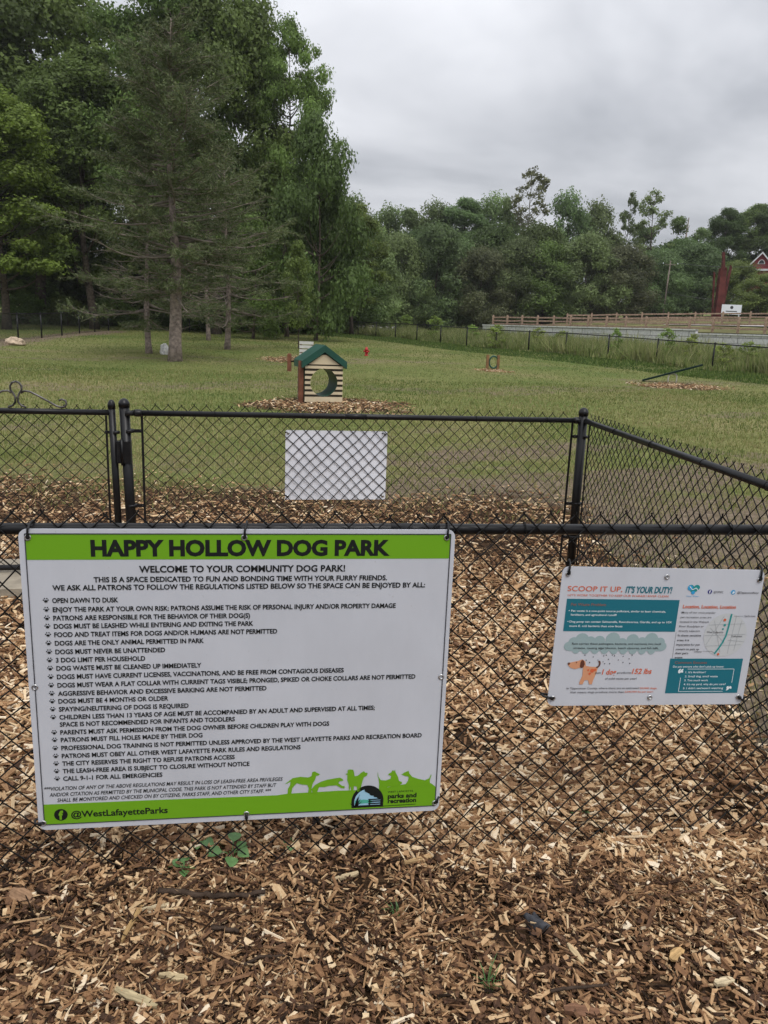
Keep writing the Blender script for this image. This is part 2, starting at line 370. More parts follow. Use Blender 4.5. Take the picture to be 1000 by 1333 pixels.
for V, F, t in sets: VV.append(V); FF.append(F + off); TT.append(t); off += len(V)
link('wood_chips', np_mesh('wood_chips', np.concatenate(VV), np.concatenate(FF), np.concatenate(TT)), M_chip, kind='stuff',
     label='tan and brown shredded wood chip mulch spread over the ground', cat='wood chips')

# ------------------------------------------------------------------ lawn grass
def blades(n, seed, dr, hgt, wid, keep, tone):
    r = np.random.default_rng(seed)
    d = dr[0] * (dr[1] / dr[0]) ** r.random(n); x = (r.random(n) * 2 - 1) * (1.0 + .58 * d); y = d
    k = r.random(n) < keep(x, y); x = x[k]; y = y[k]; n = len(x)
    sc = (y / dr[0]) ** .75
    h = hgt * r.uniform(.5, 1.3, n) * np.minimum(sc, 2.2); wd = wid * r.uniform(.6, 1.3, n) * sc
    a = r.uniform(0, 6.28, n); lean = r.normal(0, .55, n); la = r.uniform(0, 6.28, n)
    z = ground(x, y) - .015
    b = np.stack([x, y, z], -1); e = np.stack([np.cos(a) * wd, np.sin(a) * wd, np.zeros(n)], -1) / 2
    tip = b + np.stack([np.cos(la) * h * lean, np.sin(la) * h * lean, h], -1)
    t = np.clip(r.normal(.5, .2, n) + .28 * fbm(x, y, .12, 31) + .12 * fbm(x, y, .6, 32) + tone(x, y), 0, 1)
    return np.stack([b - e, b + e, tip], 1).reshape(-1, 3), np.arange(n * 3).reshape(-1, 3), t
def keep_lawn(x, y):
    return (1 - chip_mask(x, y)) * (1 - .80 * dirt_mask(x, y))
def tone_lawn(x, y): return .16 * np.clip((13 - y) / 7, 0, 1) + .10 * np.clip((22 - y) / 10, 0, 1) - .10 * np.clip((y - 24) / 10, 0, 1)
M_grass = tint_mat('lawn_blades', [(0, (.072, .118, .030)), (.35, (.134, .180, .048)), (.65, (.228, .232, .080)), (1, (.38, .32, .17))], rough=.7, trans=.25, spec=.15)
sets = [blades(240000, 5, (2.2, 22), .026, .0042, keep_lawn, tone_lawn), blades(130000, 6, (18, 62), .030, .016, keep_lawn, tone_lawn)]
off = 0; VV, FF, TT = [], [], []
for V, F, t in sets: VV.append(V); FF.append(F + off); TT.append(t); off += len(V)
link('lawn_grass', np_mesh('lawn_grass', np.concatenate(VV), np.concatenate(FF), np.concatenate(TT)), M_grass, kind='stuff',
     label='mown olive green lawn grass of the dog run', cat='grass')

# ------------------------------------------------------------------ chain link
def wire_mesh(L, z0, z1, m, r, n=5, detail=True, jit=.003, seed=0, zfun=None):
    """woven diamond mesh in the local x,z plane; peaks stand at z1"""
    g = np.random.default_rng(seed); mb_v = []; mb_f = []; off = 0
    K = int(round((z1 - z0) / (m / 2))); nw = int(L / (m / 2))
    an = np.arange(n) * 2 * math.pi / n
    ph = g.uniform(0, 6.28, 6)
    def warp(P):
        x, z = P[:, 0], P[:, 2]
        P[:, 0] = x + jit * (np.sin(z * 9 + x * 5 + ph[0]) + .7 * np.sin(x * 17 + ph[1] - z * 6))
        P[:, 2] = z + jit * (np.sin(x * 7 + ph[2]) + .8 * np.sin(x * 23 + z * 5 + ph[3]))
        P[:, 1] = P[:, 1] + jit * 1.3 * np.sin(x * 4.1 + ph[4]) * np.sin(z * 5 + ph[5])
        return P
    for i in range(nw):
        P = []
        for j in range(K + 1):
            right = (j + i) % 2 == 1           # node x parity: even x at even j
            xx = (i + (1 if right else 0)) * m / 2; zz = z1 - j * m / 2
            yy = (r * .9 if right else -r * .9)
            if detail and 0 < j < K:
                s = -1 if right else 1; q = m * .045
                P += [(xx + s * q, yy * .6, zz + q), (xx - s * .0008, yy * 1.4, zz), (xx + s * q, yy * .6, zz - q)]
            else: P.append((xx, yy, zz))
        P = np.array(P, float)
        if detail:   # twisted barb above the knuckle
            right0 = (0 + i) % 2 == 1
            P = np.vstack([[P[0, 0] + (.004 if right0 else -.004), P[0, 1] * 2, P[0, 2] + .009], P])
        P = warp(P)
        if zfun is not None: P[:, 2] += zfun(P[:, 0])
        T = np.gradient(P, axis=0); T /= np.linalg.norm(T, axis=1)[:, None]
        A = np.cross(T, np.array([0, 1.0, 0])); A /= np.linalg.norm(A, axis=1)[:, None]; B = np.cross(T, A)
        V = P[:, None] + r * (np.cos(an)[None, :, None] * A[:, None] + np.sin(an)[None, :, None] * B[:, None])
        k = len(P); a = np.arange(k - 1)[:, None] * n + np.arange(n)[None]; b = np.arange(k - 1)[:, None] * n + (np.arange(n) + 1)[None] % n
        mb_f.append(np.stack([a, b, b + n, a + n], -1).reshape(-1, 4) + off); mb_v.append(V.reshape(-1, 3)); off += k * n
    return np_mesh('wire_mesh', np.concatenate(mb_v), np.concatenate(mb_f), smooth=True)
def post(h, r, rz=0):
    mb = MB(); mb.tube([(0, 0, -.15), (0, 0, h)], r, 18)
    return mb
def cap(z, r):
    return MB().lathe((0, 0, z - .02), [(r * 1.10, 0), (r * 1.10, .026), (r * 1.02, .030), (r * .93, .036), (r * .7, .046), (r * .35, .052), (.001, .054)], 18)
def band(x, z, r, w=.02, bolt=1):
    mb = MB().lathe((x, 0, z - w / 2), [(r + .0005, 0), (r + .004, .001), (r + .004, w - .001), (r + .0005, w)], 16)
    mb.box((x + bolt * (r + .020), 0, z), (.046, .010, w)); mb.tube([(x + bolt * (r + .036), -.016, z), (x + bolt * (r + .036), .018, z)], .005, 8)
    return mb

PITCH_M = .0766; HF = 1.04
# --- near fence: the one that carries the two signs
A1 = R(8.39); O1 = (-.3067, 2.0792, 0.0)
nf = thing('chain_link_fence', 'black chain link fence nearest the viewer, carrying the two white notice signs', 'fence', O1, A1)
nm_ = link('wire_mesh', wire_mesh(4.05, .005, HF + .045, PITCH_M, .0022, 6, True, .0045, 3), M_wire, nf); nm_.location = (-2.2, -.0190, 0)
MB().tube([(-2.25, 0, HF), (-1.0, 0, HF - .002), (.3, 0, HF), (1.90, 0, HF)], .0158, 18).build('top_rail', M_black, nf)
MB().tube([(.33, 0, HF), (.47, 0, HF)], .0170, 18).build('rail_sleeve', M_black, nf)
for s in (-2.28, 1.902):
    o = post(HF + .06, .03).build('post', M_black, nf); o.location = (s, 0, 0)
    o2 = cap(HF + .06, .03).build('post_cap', M_black, o)
for s in (-1.62, -.84, .72, 1.36):
    an = np.linspace(-.5, 5.6, 20); mb = MB().tube([(s + .004 * k / 20, -.0198 * math.cos(a) , HF + .0198 * math.sin(a)) for k, a in enumerate(an)] , .0018, 6)
    mb.build('tie_wire', M_wire, nf)
# --- middle fence: corner post, hinge post, sign seen from behind
A2 = R(11.37); O2 = (-.981, 4.877, 0.0)
mf = thing('chain_link_fence', 'black chain link fence panel between gate and corner post holding blank sheet', 'fence', O2, A2)
S0, S1 = -.612, 2.373
mm = link('wire_mesh', wire_mesh(S1 - S0 - .16, .02, HF + .045, PITCH_M, .0024, 5, True, .004, 4), M_wire, mf); mm.location = (S0 + .085, .021, 0)
MB().tube([(S0 + .02, 0, HF), (S1 - .02, 0, HF)], .0175, 16).build('top_rail', M_black, mf)
MB().tube([(.72, 0, HF), (.86, 0, HF)], .0188, 16).build('rail_sleeve', M_black, mf)
for s, b in ((S0, 1), (S1, -1)):
    o = post(HF + .055, .0305).build('post', M_black, mf); o.location = (s, 0, 0); o.rotation_euler = (0, R(-1.3 if s < 0 else -.6), 0)
    cap(HF + .055, .0305).build('post_cap', M_black, o)
    MB().box((s + b * .075, .02, HF / 2), (.014, .006, HF - .03)).build('tension_bar', M_black, mf)
    for z in (.22, .46, .93):
        o = band(0, z, .0305, .02, b).build('brace_band', M_black, mf); o.location = (s, 0, 0)
    MB().lathe((0, 0, 0), [(.0322, 0), (.036, .002), (.036, .026), (.0322, .028)], 16).build('rail_end_band', M_black, mf).location = (s, 0, HF - .015)
    o = MB().lathe((0, 0, 0), [(.021, 0), (.0225, .01), (.0225, .035), (.018, .045)], 14).build('rail_end_cup', M_black, mf)
    o.location = (s + b * .034, 0, HF); o.rotation_euler = (0, b * math.pi / 2, 0)
for s in (-.1, .45, 1.0, 1.6, 2.1): MB().tube([(s, -.019 * math.cos(a), HF + .019 * math.sin(a)) for a in np.linspace(-.5, 5.6, 14)], .0016, 5).build('tie_wire', M_wire, mf)
# --- gate leaf
gt = thing('gate', 'black chain link walk gate with iron scroll ornament on its top rail', 'gate', O2, A2)
GX1, GX0 = -.691, -1.80
gm = link('wire_mesh', wire_mesh(GX1 - GX0 - .10, .07, HF + .028, PITCH_M, .0024, 5, True, .004, 6), M_wire, gt); gm.location = (GX0 + .05, .018, 0)
for x in (GX0, GX1):
    o = MB().tube([(0, 0, .06), (0, 0, HF + .045)], .021, 16).build('frame_stile', M_black, gt); o.location = (x, 0, 0)
    cap(HF + .045, .021).build('stile_cap', M_black, o)
    if x == GX1: o.rotation_euler = (0, R(-1.0), 0)
MB().tube([(GX0, 0, HF), (GX1, 0, HF)], .0175, 14).build('top_rail', M_black, gt)
MB().tube([(GX0, 0, .07), (GX1, 0, .07)], .0175, 14).build('bottom_rail', M_black, gt)
for x, b in ((GX1, -1), (GX0, 1)):
    MB().box((x + b * .055, .012, HF / 2 + .03), (.012, .006, HF - .1)).build('tension_bar', M_black, gt)
    for z in (.30, .92): band(0, z, .021, .018, b).build('brace_band', M_black, gt).location = (x, 0, 0)
hg = MB().box((-.645, -.004, .80), (.085, .060, .135)); hg.box((-.676, -.037, .80), (.02, .012, .12)); hg.tube([(-.655, -.030, .72), (-.655, -.030, .88)], .009, 10)
hg.build('hinge', M_black, gt)
# scroll ornament: two mirrored S scrolls of flat bar with a heart loop between
gc = -1.245
def arc(cx, cz, r, a0, a1, n=14): return [(cx + r * math.cos(a), 0, cz + r * math.sin(a)) for a in np.linspace(R(a0), R(a1), n)]
orn = MB(); zb = HF + .018
for sgn in (-1, 1):
    P = [(gc + sgn * x, 0, zb + z) for x, z in ((.050, .004), (.024, .014), (.008, .035), (.006, .062), (.016, .085), (.030, .105), (.032, .128), (.020, .148), (.0, .156))]
    orn.tube(P, .0062, 8)
    P = [(gc + sgn * x, 0, zb + z) for x, z in ((.026, .088), (.045, .101), (.075, .098), (.12, .075), (.17, .046), (.22, .016), (.245, .008), (.268, .012), (.278, .030), (.272, .049), (.252, .056), (.236, .048))]
    orn.tube(P, .0062, 8)
orn.build('scroll_ornament', M_iron, gt)
# --- side fence back to the near corner
P0 = np.array([1.3453, 5.3454]); P1 = np.array([1.575, 2.357]); ds = P1 - P0; Ls = float(np.hypot(*ds)); A3 = math.atan2(ds[1], ds[0])
sf = thing('chain_link_fence', 'black chain link side fence running from corner post toward the viewer', 'fence', (P0[0], P0[1], 0), A3)
sm_ = link('wire_mesh', wire_mesh(Ls - .12, .02, HF + .045, PITCH_M, .0024, 5, True, .003, 9), M_wire, sf); sm_.location = (.06, .021, 0)
MB().tube([(.03, 0, HF), (Ls - .03, 0, HF)], .0175, 16).build('top_rail', M_black, sf)
MB().box((.062, .02, HF / 2), (.014, .006, HF - .03)).build('tension_bar', M_black, sf)
for s in (.6, 1.15, 1.75, 2.3): MB().tube([(s, -.019 * math.cos(a), HF + .019 * math.sin(a)) for a in np.linspace(-.5, 5.6, 14)], .0016, 5).build('tie_wire', M_wire, sf)

# ------------------------------------------------------------------ lettering
_tc = {}
def text_arrays(body, bold=0.0, shear=0.0):
    k = (body, bold, shear)
    if k in _tc: return _tc[k]
    cu = bpy.data.curves.new('t', 'FONT'); cu.body = body; cu.size = 1; cu.offset = bold; cu.shear = shear; cu.resolution_u = 3
    o = bpy.data.objects.new('t', cu); COL.objects.link(o); dg = bpy.context.evaluated_depsgraph_get(); dg.update()
    me = bpy.data.meshes.new_from_object(o.evaluated_get(dg))
    V = np.empty(len(me.vertices) * 3, np.float32); me.vertices.foreach_get('co', V); V = V.reshape(-1, 3)
    F = [tuple(p.vertices) for p in me.polygons]
    bpy.data.objects.remove(o); bpy.data.curves.remove(cu); bpy.data.meshes.remove(me)
    _tc[k] = (V, F); return V, F
CAP = .73
def put(mb, body, u0, u1, v, caph, y, bold=.022, shear=0.0):
    """fit body between u0 and u1 with its capital letters centred on v"""
    V, F = text_arrays(body, bold, shear)
    x0, x1 = V[:, 0].min(), V[:, 0].max()
    X = u0 + (V[:, 0] - x0) * (u1 - u0) / (x1 - x0); Z = -v + (V[:, 1] - CAP / 2) * caph / CAP
    mb.add(np.stack([X, np.full(len(X), y), Z], 1), F)
def rrect(x0, x1, z0, z1, r, n=6):
    P = []
    for cx, cz, a in ((x1 - r, z1 - r, 0), (x0 + r, z1 - r, 90), (x0 + r, z0 + r, 180), (x1 - r, z0 + r, 270)):
        P += [(cx + r * math.cos(R(a + 90 * i / n)), cz + r * math.sin(R(a + 90 * i / n))) for i in range(n + 1)]
    return P[::-1]
def disc(cx, cz, r, n=24, sx=1): return [(cx + r * sx * math.cos(-a), cz + r * math.sin(-a)) for a in np.arange(n) * 2 * math.pi / n]
def line(mb, P, w, y):
    for (x0, z0), (x1, z1) in zip(P[:-1], P[1:]):
        d = math.hypot(x1 - x0, z1 - z0) or 1; nx_, nz_ = -(z1 - z0) / d * w / 2, (x1 - x0) / d * w / 2
        mb.add([(x0 + nx_, y, z0 + nz_), (x0 - nx_, y, z0 - nz_), (x1 - nx_, y, z1 - nz_), (x1 + nx_, y, z1 + nz_)], [(0, 1, 2, 3)])
def grommet(par, u, v, r=.0085):
    o = MB().lathe((0, 0, 0), [(r * .5, -.0035), (r * .5, .0015), (r * .7, .0030), (r, .0022), (r * 1.05, 0), (r * 1.05, -.0045)], 16).build('grommet', M_steel, par)
    o.location = (u, -.0042, -v); o.rotation_euler = (math.pi / 2, 0, 0); return o
# fence coordinates -> sign coordinates; signs stand 3 cm in front of the fence line
def zip_tie(par, P, r=.0030): return MB().tube(P, r, 8).build('zip_tie', M_zip, par)

# ---- the big rules sign
SW, SH = 1.163, .887
ts = (math.cos(A1), math.sin(A1)); ns = (math.sin(A1), -math.cos(A1))
def on_fence(s, dy, z): return (O1[0] + ts[0] * s + ns[0] * dy, O1[1] + ts[1] * s + ns[1] * dy, z)
bs = thing('rules_sign', 'large white rules sign with lime green bands and black lettering, tied to the nearest fence', 'sign', on_fence(-.653, .0290, 1.0465), A1)
MB().prism(rrect(0, SW, -SH, 0, .022), -.004, 0).build('panel', M_white, bs)
y1, y2, y3, y4 = -.0047, -.0053, -.0059, -.0065
u0, u1, v0, v1 = .0165, 1.1500, .0125, .8690
MB().flat([(u0, -v0), (u1, -v0), (u1, -.0835), (u0, -.0835)], y1).build('green_header', M_green, bs)
g = MB()
hill = [(u0, .8050), (.30, .8062), (.55, .8085), (.6707, .8093), (.7005, .8059), (.7205, .8053), (.7807, .8047), (.8212, .8041), (.8516, .8035), (.8822, .804), (.93, .8043), (.9748, .8045), (1.0263, .7947), (1.0679, .79), (1.1098, .7899), (1.1337, .7923), (1.1447, .8016), (u1, .8073)]
for (a, b), (c, d) in zip(hill[:-1], hill[1:]): g.add([(a, y1, -b), (a, y1, -v1), (c, y1, -v1), (c, y1, -d)], [(0, 1, 2, 3)])
dogs = [
 [(0.6942, 0.7736), (0.706, 0.7642), (0.7174, 0.7548), (0.7397, 0.7515), (0.7623, 0.7549), (0.7722, 0.7509), (0.7745, 0.7377), (0.7815, 0.7358), (0.7866, 0.7394), (0.7967, 0.7455), (0.7938, 0.7492), (0.7858, 0.7505), (0.783, 0.7627), (0.7762, 0.7757), (0.7734, 0.7902), (0.7727, 0.807), (0.7631, 0.8071), (0.7644, 0.7897), (0.7602, 0.7794), (0.7451, 0.7775), (0.729, 0.7721), (0.7222, 0.7801), (0.7163, 0.7882), (0.7135, 0.8077), (0.7025, 0.8082), (0.7033, 0.7903), (0.7102, 0.7767), (0.711, 0.7656), (0.7011, 0.7718)],
 [(0.773, 0.7941), (0.7828, 0.7806), (0.8012, 0.7703), (0.8203, 0.7646), (0.843, 0.7613), (0.8566, 0.7597), (0.8649, 0.7652), (0.867, 0.7704), (0.8559, 0.7721), (0.852, 0.7775), (0.8639, 0.7877), (0.8716, 0.7881), (0.8708, 0.7966), (0.8616, 0.7949), (0.8461, 0.7851), (0.8258, 0.7857), (0.8107, 0.7888), (0.7955, 0.788), (0.7884, 0.8079), (0.7768, 0.8084)],
 [(0.8725, 0.7487), (0.8786, 0.7462), (0.8793, 0.7351), (0.8874, 0.7344), (0.8956, 0.7359), (0.8984, 0.7472), (0.9003, 0.7575), (0.9104, 0.7557), (0.9188, 0.7471), (0.9274, 0.742), (0.9316, 0.7467), (0.9393, 0.7482), (0.9371, 0.7571), (0.928, 0.7623), (0.9248, 0.774), (0.9217, 0.788), (0.9183, 0.8105), (0.9101, 0.8101), (0.9075, 0.7929), (0.8997, 0.7896), (0.8977, 0.8094), (0.8906, 0.809), (0.89, 0.7891), (0.8844, 0.8087), (0.8838, 0.786), (0.8782, 0.7687), (0.8788, 0.753)],
 [(0.969, 0.744), (0.9722, 0.7623), (0.9799, 0.774), (0.9944, 0.7759), (1.0087, 0.771), (1.0104, 0.7614), (1.0015, 0.7581), (1.0028, 0.7536), (1.0099, 0.75), (1.0148, 0.7418), (1.0181, 0.7465), (1.0215, 0.741), (1.0234, 0.7507), (1.0313, 0.7653), (1.0351, 0.7797), (1.0441, 0.7831), (1.0443, 0.7888), (1.0367, 0.7941), (1.0278, 0.7965), (1.0008, 0.7975), (0.995, 0.8090), (0.975, 0.8108), (0.9751, 0.7851), (0.9737, 0.7737), (0.97, 0.7593)],
 [(1.0414, 0.7584), (1.0505, 0.7521), (1.0581, 0.7485), (1.0633, 0.747), (1.0652, 0.7556), (1.0747, 0.7675), (1.0934, 0.7753), (1.1146, 0.781), (1.1275, 0.7748), (1.1321, 0.7619), (1.1338, 0.7648), (1.1294, 0.7818), (1.1313, 0.798), (1.058, 0.8021), (1.0534, 0.7938), (1.0622, 0.7811), (1.0642, 0.767), (1.051, 0.7629)]]
for d in dogs: g.flat([(u, -v) for u, v in d], y2)
g.build('green_footer', M_green, bs)
b = MB(); line(b, [(u0, -v0), (u1, -v0), (u1, -v1), (u0, -v1), (u0, -v0)], .0028, y3); b.build('border_line', M_inkgrey, bs)
T = MB()
put(T, 'HAPPY HOLLOW DOG PARK', .179, .979, .0505, .0435, y2, .046)
put(T, 'WELCOME TO YOUR COMMUNITY DOG PARK!', .301, .855, .110, .0190, y2, .027)
put(T, 'THIS IS A SPACE DEDICATED TO FUN AND BONDING TIME WITH YOUR FURRY FRIENDS.', .183, .974, .1385, .0148, y2, .027)
put(T, 'WE ASK ALL PATRONS TO FOLLOW THE REGULATIONS LISTED BELOW SO THE SPACE CAN BE ENJOYED BY ALL:', .077, 1.084, .1605, .0148, y2, .027)
rules = [('OPEN DAWN TO DUSK', .196, .244, 1), ('ENJOY THE PARK AT YOUR OWN RISK: PATRONS ASSUME THE RISK OF PERSONAL INJURY AND/OR PROPERTY DAMAGE', .2215, 1.002, 1),
 ('PATRONS ARE RESPONSIBLE FOR THE BEHAVIOR OF THEIR DOG(S)', .2455, .594, 1), ('DOGS MUST BE LEASHED WHILE ENTERING AND EXITING THE PARK', .269, .603, 1),
 ('FOOD AND TREAT ITEMS FOR DOGS AND/OR HUMANS ARE NOT PERMITTED', .293, .669, 1), ('DOGS ARE THE ONLY ANIMAL PERMITTED IN PARK', .3175, .468, 1),
 ('DOGS MUST NEVER BE UNATTENDED', .3425, .363, 1), ('3 DOG LIMIT PER HOUSEHOLD', .3665, .309, 1), ('DOG WASTE MUST BE CLEANED UP IMMEDIATELY', .3905, .460, 1),
 ('DOGS MUST HAVE CURRENT LICENSES, VACCINATIONS, AND BE FREE FROM CONTAGIOUS DISEASES', .4155, .859, 1),
 ('DOGS MUST WEAR A FLAT COLLAR WITH CURRENT TAGS VISIBLE; PRONGED, SPIKED OR CHOKE COLLARS ARE NOT PERMITTED', .4405, 1.069, 1),
 ('AGGRESSIVE BEHAVIOR AND EXCESSIVE BARKING ARE NOT PERMITTED', .465, .640, 1), ('DOGS MUST BE 4 MONTHS OR OLDER', .488, .368, 1),
 ('SPAYING/NEUTERING OF DOGS IS REQUIRED', .512, .423, 1), ('CHILDREN LESS THAN 13 YEARS OF AGE MUST BE ACCOMPANIED BY AN ADULT AND SUPERVISED AT ALL TIMES;', .536, .953, 1),
 ('SPACE IS NOT RECOMMENDED FOR INFANTS AND TODDLERS', .558, .551, 0), ('PARENTS MUST ASK PERMISSION FROM THE DOG OWNER BEFORE CHILDREN PLAY WITH DOGS', .582, .821, 1),
 ('PATRONS MUST FILL HOLES MADE BY THEIR DOG', .605, .460, 1), ('PROFESSIONAL DOG TRAINING IS NOT PERMITTED UNLESS APPROVED BY THE WEST LAFAYETTE PARKS AND RECREATION BOARD', .630, 1.097, 1),
 ('PATRONS MUST OBEY ALL OTHER WEST LAFAYETTE PARK RULES AND REGULATIONS', .6545, .739, 1), ('THE CITY RESERVES THE RIGHT TO REFUSE PATRONS ACCESS', .678, .550, 1),
 ('THE LEASH-FREE AREA IS SUBJECT TO CLOSURE WITHOUT NOTICE', .7015, .592, 1), ('CALL 9-1-1 FOR ALL EMERGENCIES', .725, .346, 1)]
for body, v, ur, paw in rules:
    put(T, body, .0745, ur, v, .0138, y2, .027)
    if paw:
        T.flat(disc(.0585, -v - .0022, .0036, 12, 1.25), y2)
        for a, rr in ((155, .0066), (112, .0078), (68, .0078), (25, .0066)): T.flat(disc(.0585 + rr * math.cos(R(a)), -v - .0015 + rr * math.sin(R(a)), .0018, 8), y2)
put(T, '***VIOLATION OF ANY OF THE ABOVE REGULATIONS MAY RESULT IN LOSS OF LEASH-FREE AREA PRIVILEGES', .022, .688, .7555, .0120, y2, .010, .22)
put(T, 'AND/OR CITATION AS PERMITTED BY THE MUNICIPAL CODE. THIS PARK IS NOT ATTENDED BY STAFF BUT', .035, .670, .7745, .0120, y2, .010, .22)
put(T, 'SHALL BE MONITORED AND CHECKED ON BY CITIZENS, PARKS STAFF, AND OTHER CITY STAFF. ***', .055, .655, .7925, .0120, y2, .010, .22)
put(T, '@WestLafayetteParks', .090, .358, .8395, .0205, y2, .022)
put(T, 'WEST LAFAYETTE', 1.002, 1.0796, .815, .0058, y2, .005)
put(T, 'parks and', 1.0027, 1.0908, .829, .0150, y2, .035)
put(T, 'recreation', 1.0034, 1.0906, .8455, .0150, y2, .035)
line(T, [(.99, -.862), (1.0896, -.8605)], .0018, y2)
T.build('lettering', M_ink, bs)
e = MB(); e.flat(disc(.0625, -.8395, .0185, 28), y2); ic = e.build('social_icon', M_ink, bs)
f_ = MB(); put(f_, 'f', .0565, .0690, .8395, .0270, y3, .05); f_.build('letter_f', M_green, ic)
em = MB()
cx, cz, rr = .9415, -.8425, .0485
em.flat([(cx + rr * math.cos(R(a)), cz + 1.08 * rr * math.sin(R(a))) for a in range(190, -11, -8)] + [(.990, -.8638), (.894, -.8638)], y2)
for px_, hh in ((.893, .020), (.888, .012), (.898, .028), (.904, .020)): em.add([(.900, y2 - .0002, -.862), (.908, y2 - .0002, -.862), (px_, y2 - .0002, -.862 + hh * 1.35)], [(0, 1, 2)])
eo = em.build('park_emblem', M_ink, bs)
em = MB(); em.flat([(cx + .040 * math.cos(R(a)), cz - .002 + .043 * math.sin(R(a))) for a in range(178, 1, -8)] + [(.981, -.8555), (.902, -.8555)], y3); em.build('emblem_sky', M_sky, eo)
em = MB(); em.flat([(.903, -.838), (.930, -.836), (.955, -.840), (.955, -.848), (.903, -.850)], y4); em.build('emblem_water', mat('teal_green_ink', (.08, .40, .30), .4), eo)
em = MB()
for k, (a, q, r_) in enumerate(((.948, .805, .012), (.960, .808, .012), (.970, .815, .011), (.977, .825, .010), (.955, .815, .009), (.966, .822, .008), (.940, .803, .009))): em.flat(disc(a, -q, r_, 11), y4 - .00012 * k)
for q in (.836, .8425, .850): line(em, [(.944, -q), (.985, -q)], .0038, y4 - .001)
line(em, [(.948, -.834), (.948, -.858)], .003, y4 - .0012); line(em, [(.982, -.834), (.982, -.858)], .003, y4 - .0012)
for x_, h_ in ((.907, .032), (.913, .040), (.917, .026), (.922, .017)): em.add([(.902, y4 - .0011, -.857), (.910, y4 - .0011, -.857), (x_ + .004, y4 - .0011, -.857 + h_)], [(0, 1, 2)])
em.build('emblem_trees', M_ink, eo)
for u, v in ((.0235, .0225), (.579, .0225), (1.139, .0225), (.0155, .445), (1.146, .445), (.0135, .864), (.583, .866), (1.149, .860)): grommet(bs, u, v)
zr = HF - 1.0465   # rail height in sign coordinates
for u in (.0235, .579, 1.139):
    P = [(u, -.006, -.026), (u + .001, -.0095, -.012), (u + .002, -.009, .003), (u + .004, -.008, zr + .010), (u + .006, .010, zr + .0215), (u + .006, .029, zr + .0215), (u + .005, .048, zr + .006), (u + .003, .045, zr - .016), (u, .02, zr - .024), (u, .006, -.0225), (u, -.004, -.0225)]
    zip_tie(bs, P)
    MB().box((u + .002, -.0095, -.0185), (.0075, .007, .009)).build('zip_tie_head', M_zip, bs)
for u, v, a in ((.0135, .864, 180), (1.149, .860, 60), (.583, .866, -90)):
    dx_, dz_ = .022 * math.cos(R(a)), .022 * math.sin(R(a))
    zip_tie(bs, [(u, .006, -v), (u, -.0075, -v), (u + dx_ * .5, -.009, -v + dz_ * .5), (u + dx_, -.004, -v + dz_), (u + dx_ * 1.2, .008, -v + dz_ * 1.2), (u + dx_, .016, -v + dz_), (u, .014, -v)])
    MB().box((u + dx_ * .4, -.0095, -v + dz_ * .4), (.0085, .007, .0085)).build('zip_tie_head', M_zip, bs)

# ---- the small pet waste sign
TW, TH = .640, .440
ss = thing('pet_waste_sign', 'small white pet waste sign with teal boxes and cartoon dog, hung slightly askew', 'sign', on_fence(.836, .0290, .9370), A1)
ss.rotation_euler = (R(0), R(1.35), A1)
MB().prism(rrect(0, TW, -TH, 0, .020), -.003, 0).build('panel', M_white, ss)
k_ = TH / .45
def vv(v): return v * k_
y1, y2, y3, y4 = -.0037, -.0043, -.0049, -.0055
t1 = MB().flat([(.023, -vv(.100)), (.377, -vv(.100)), (.377, -vv(.2035)), (.023, -vv(.2035))][::-1], y1); t1.flat([(.3755, -vv(.2925)), (.6165, -vv(.2925)), (.6165, -vv(.410)), (.3755, -vv(.410))][::-1], y1); t1.build('teal_box', M_teal, ss)
c_ = MB()
c_.flat(rrect(.036, .354, -vv(.268), -vv(.236), .015), y1)
for k, (x_, v_, r_) in enumerate(((.060, .240, .017), (.085, .232, .022), (.112, .236, .016), (.140, .236, .018), (.182, .230, .023), (.212, .240, .015), (.245, .232, .020), (.275, .238, .016), (.305, .230, .022), (.333, .240, .017), (.070, .264, .012), (.13, .265, .012), (.19, .266, .012), (.25, .266, .012), (.31, .266, .012), (.045, .252, .014), (.343, .252, .014), (.10, .265, .012), (.16, .265, .012), (.22, .266, .012), (.28, .266, .012))):
    c_.flat(disc(x_, -vv(v_), r_, 16), y1 - .00002 * (k + 1))
c_.build('rain_cloud', M_cloud, ss)
T = MB()
put(T, 'SCOOP IT UP,', .0215, .191, vv(.067), .0165, y2, .006); put(T, 'Location, Location, Location', .390, .563, vv(.120), .0110, y2, .022, .12)
put(T, "LET'S WORK TOGETHER TO KEEP OUR WABASH RIVER CLEAN", .024, .339, vv(.088), .0066, y2, .004)
put(T, '1 dog', .161, .207, vv(.336), .0175, y2, .020, .18); put(T, '152 lbs', .257, .321, vv(.334), .0175, y2, .020, .18)
put(T, '20,000 dogs,', .290, .347, vv(.3915), .0058, y2, .008); put(T, '3,040,000 lbs per year!', .243, .335, vv(.4035), .0058, y2, .008)
T.build('orange_lettering', M_orange, ss)
T = MB(); put(T, "IT'S YOUR DUTY!", .201, .348, vv(.068), .0200, y2, .030, .15); T.build('teal_lettering', M_teal, ss)
T = MB(); put(T, 'Pet Waste Problem', .037, .146, vv(.117), .0090, y2, .020); put(T, 'Common Excuses', .392, .498, vv(.305), .0085, y2, .020); T.build('faded_lettering', M_rust, ss)
T = MB()
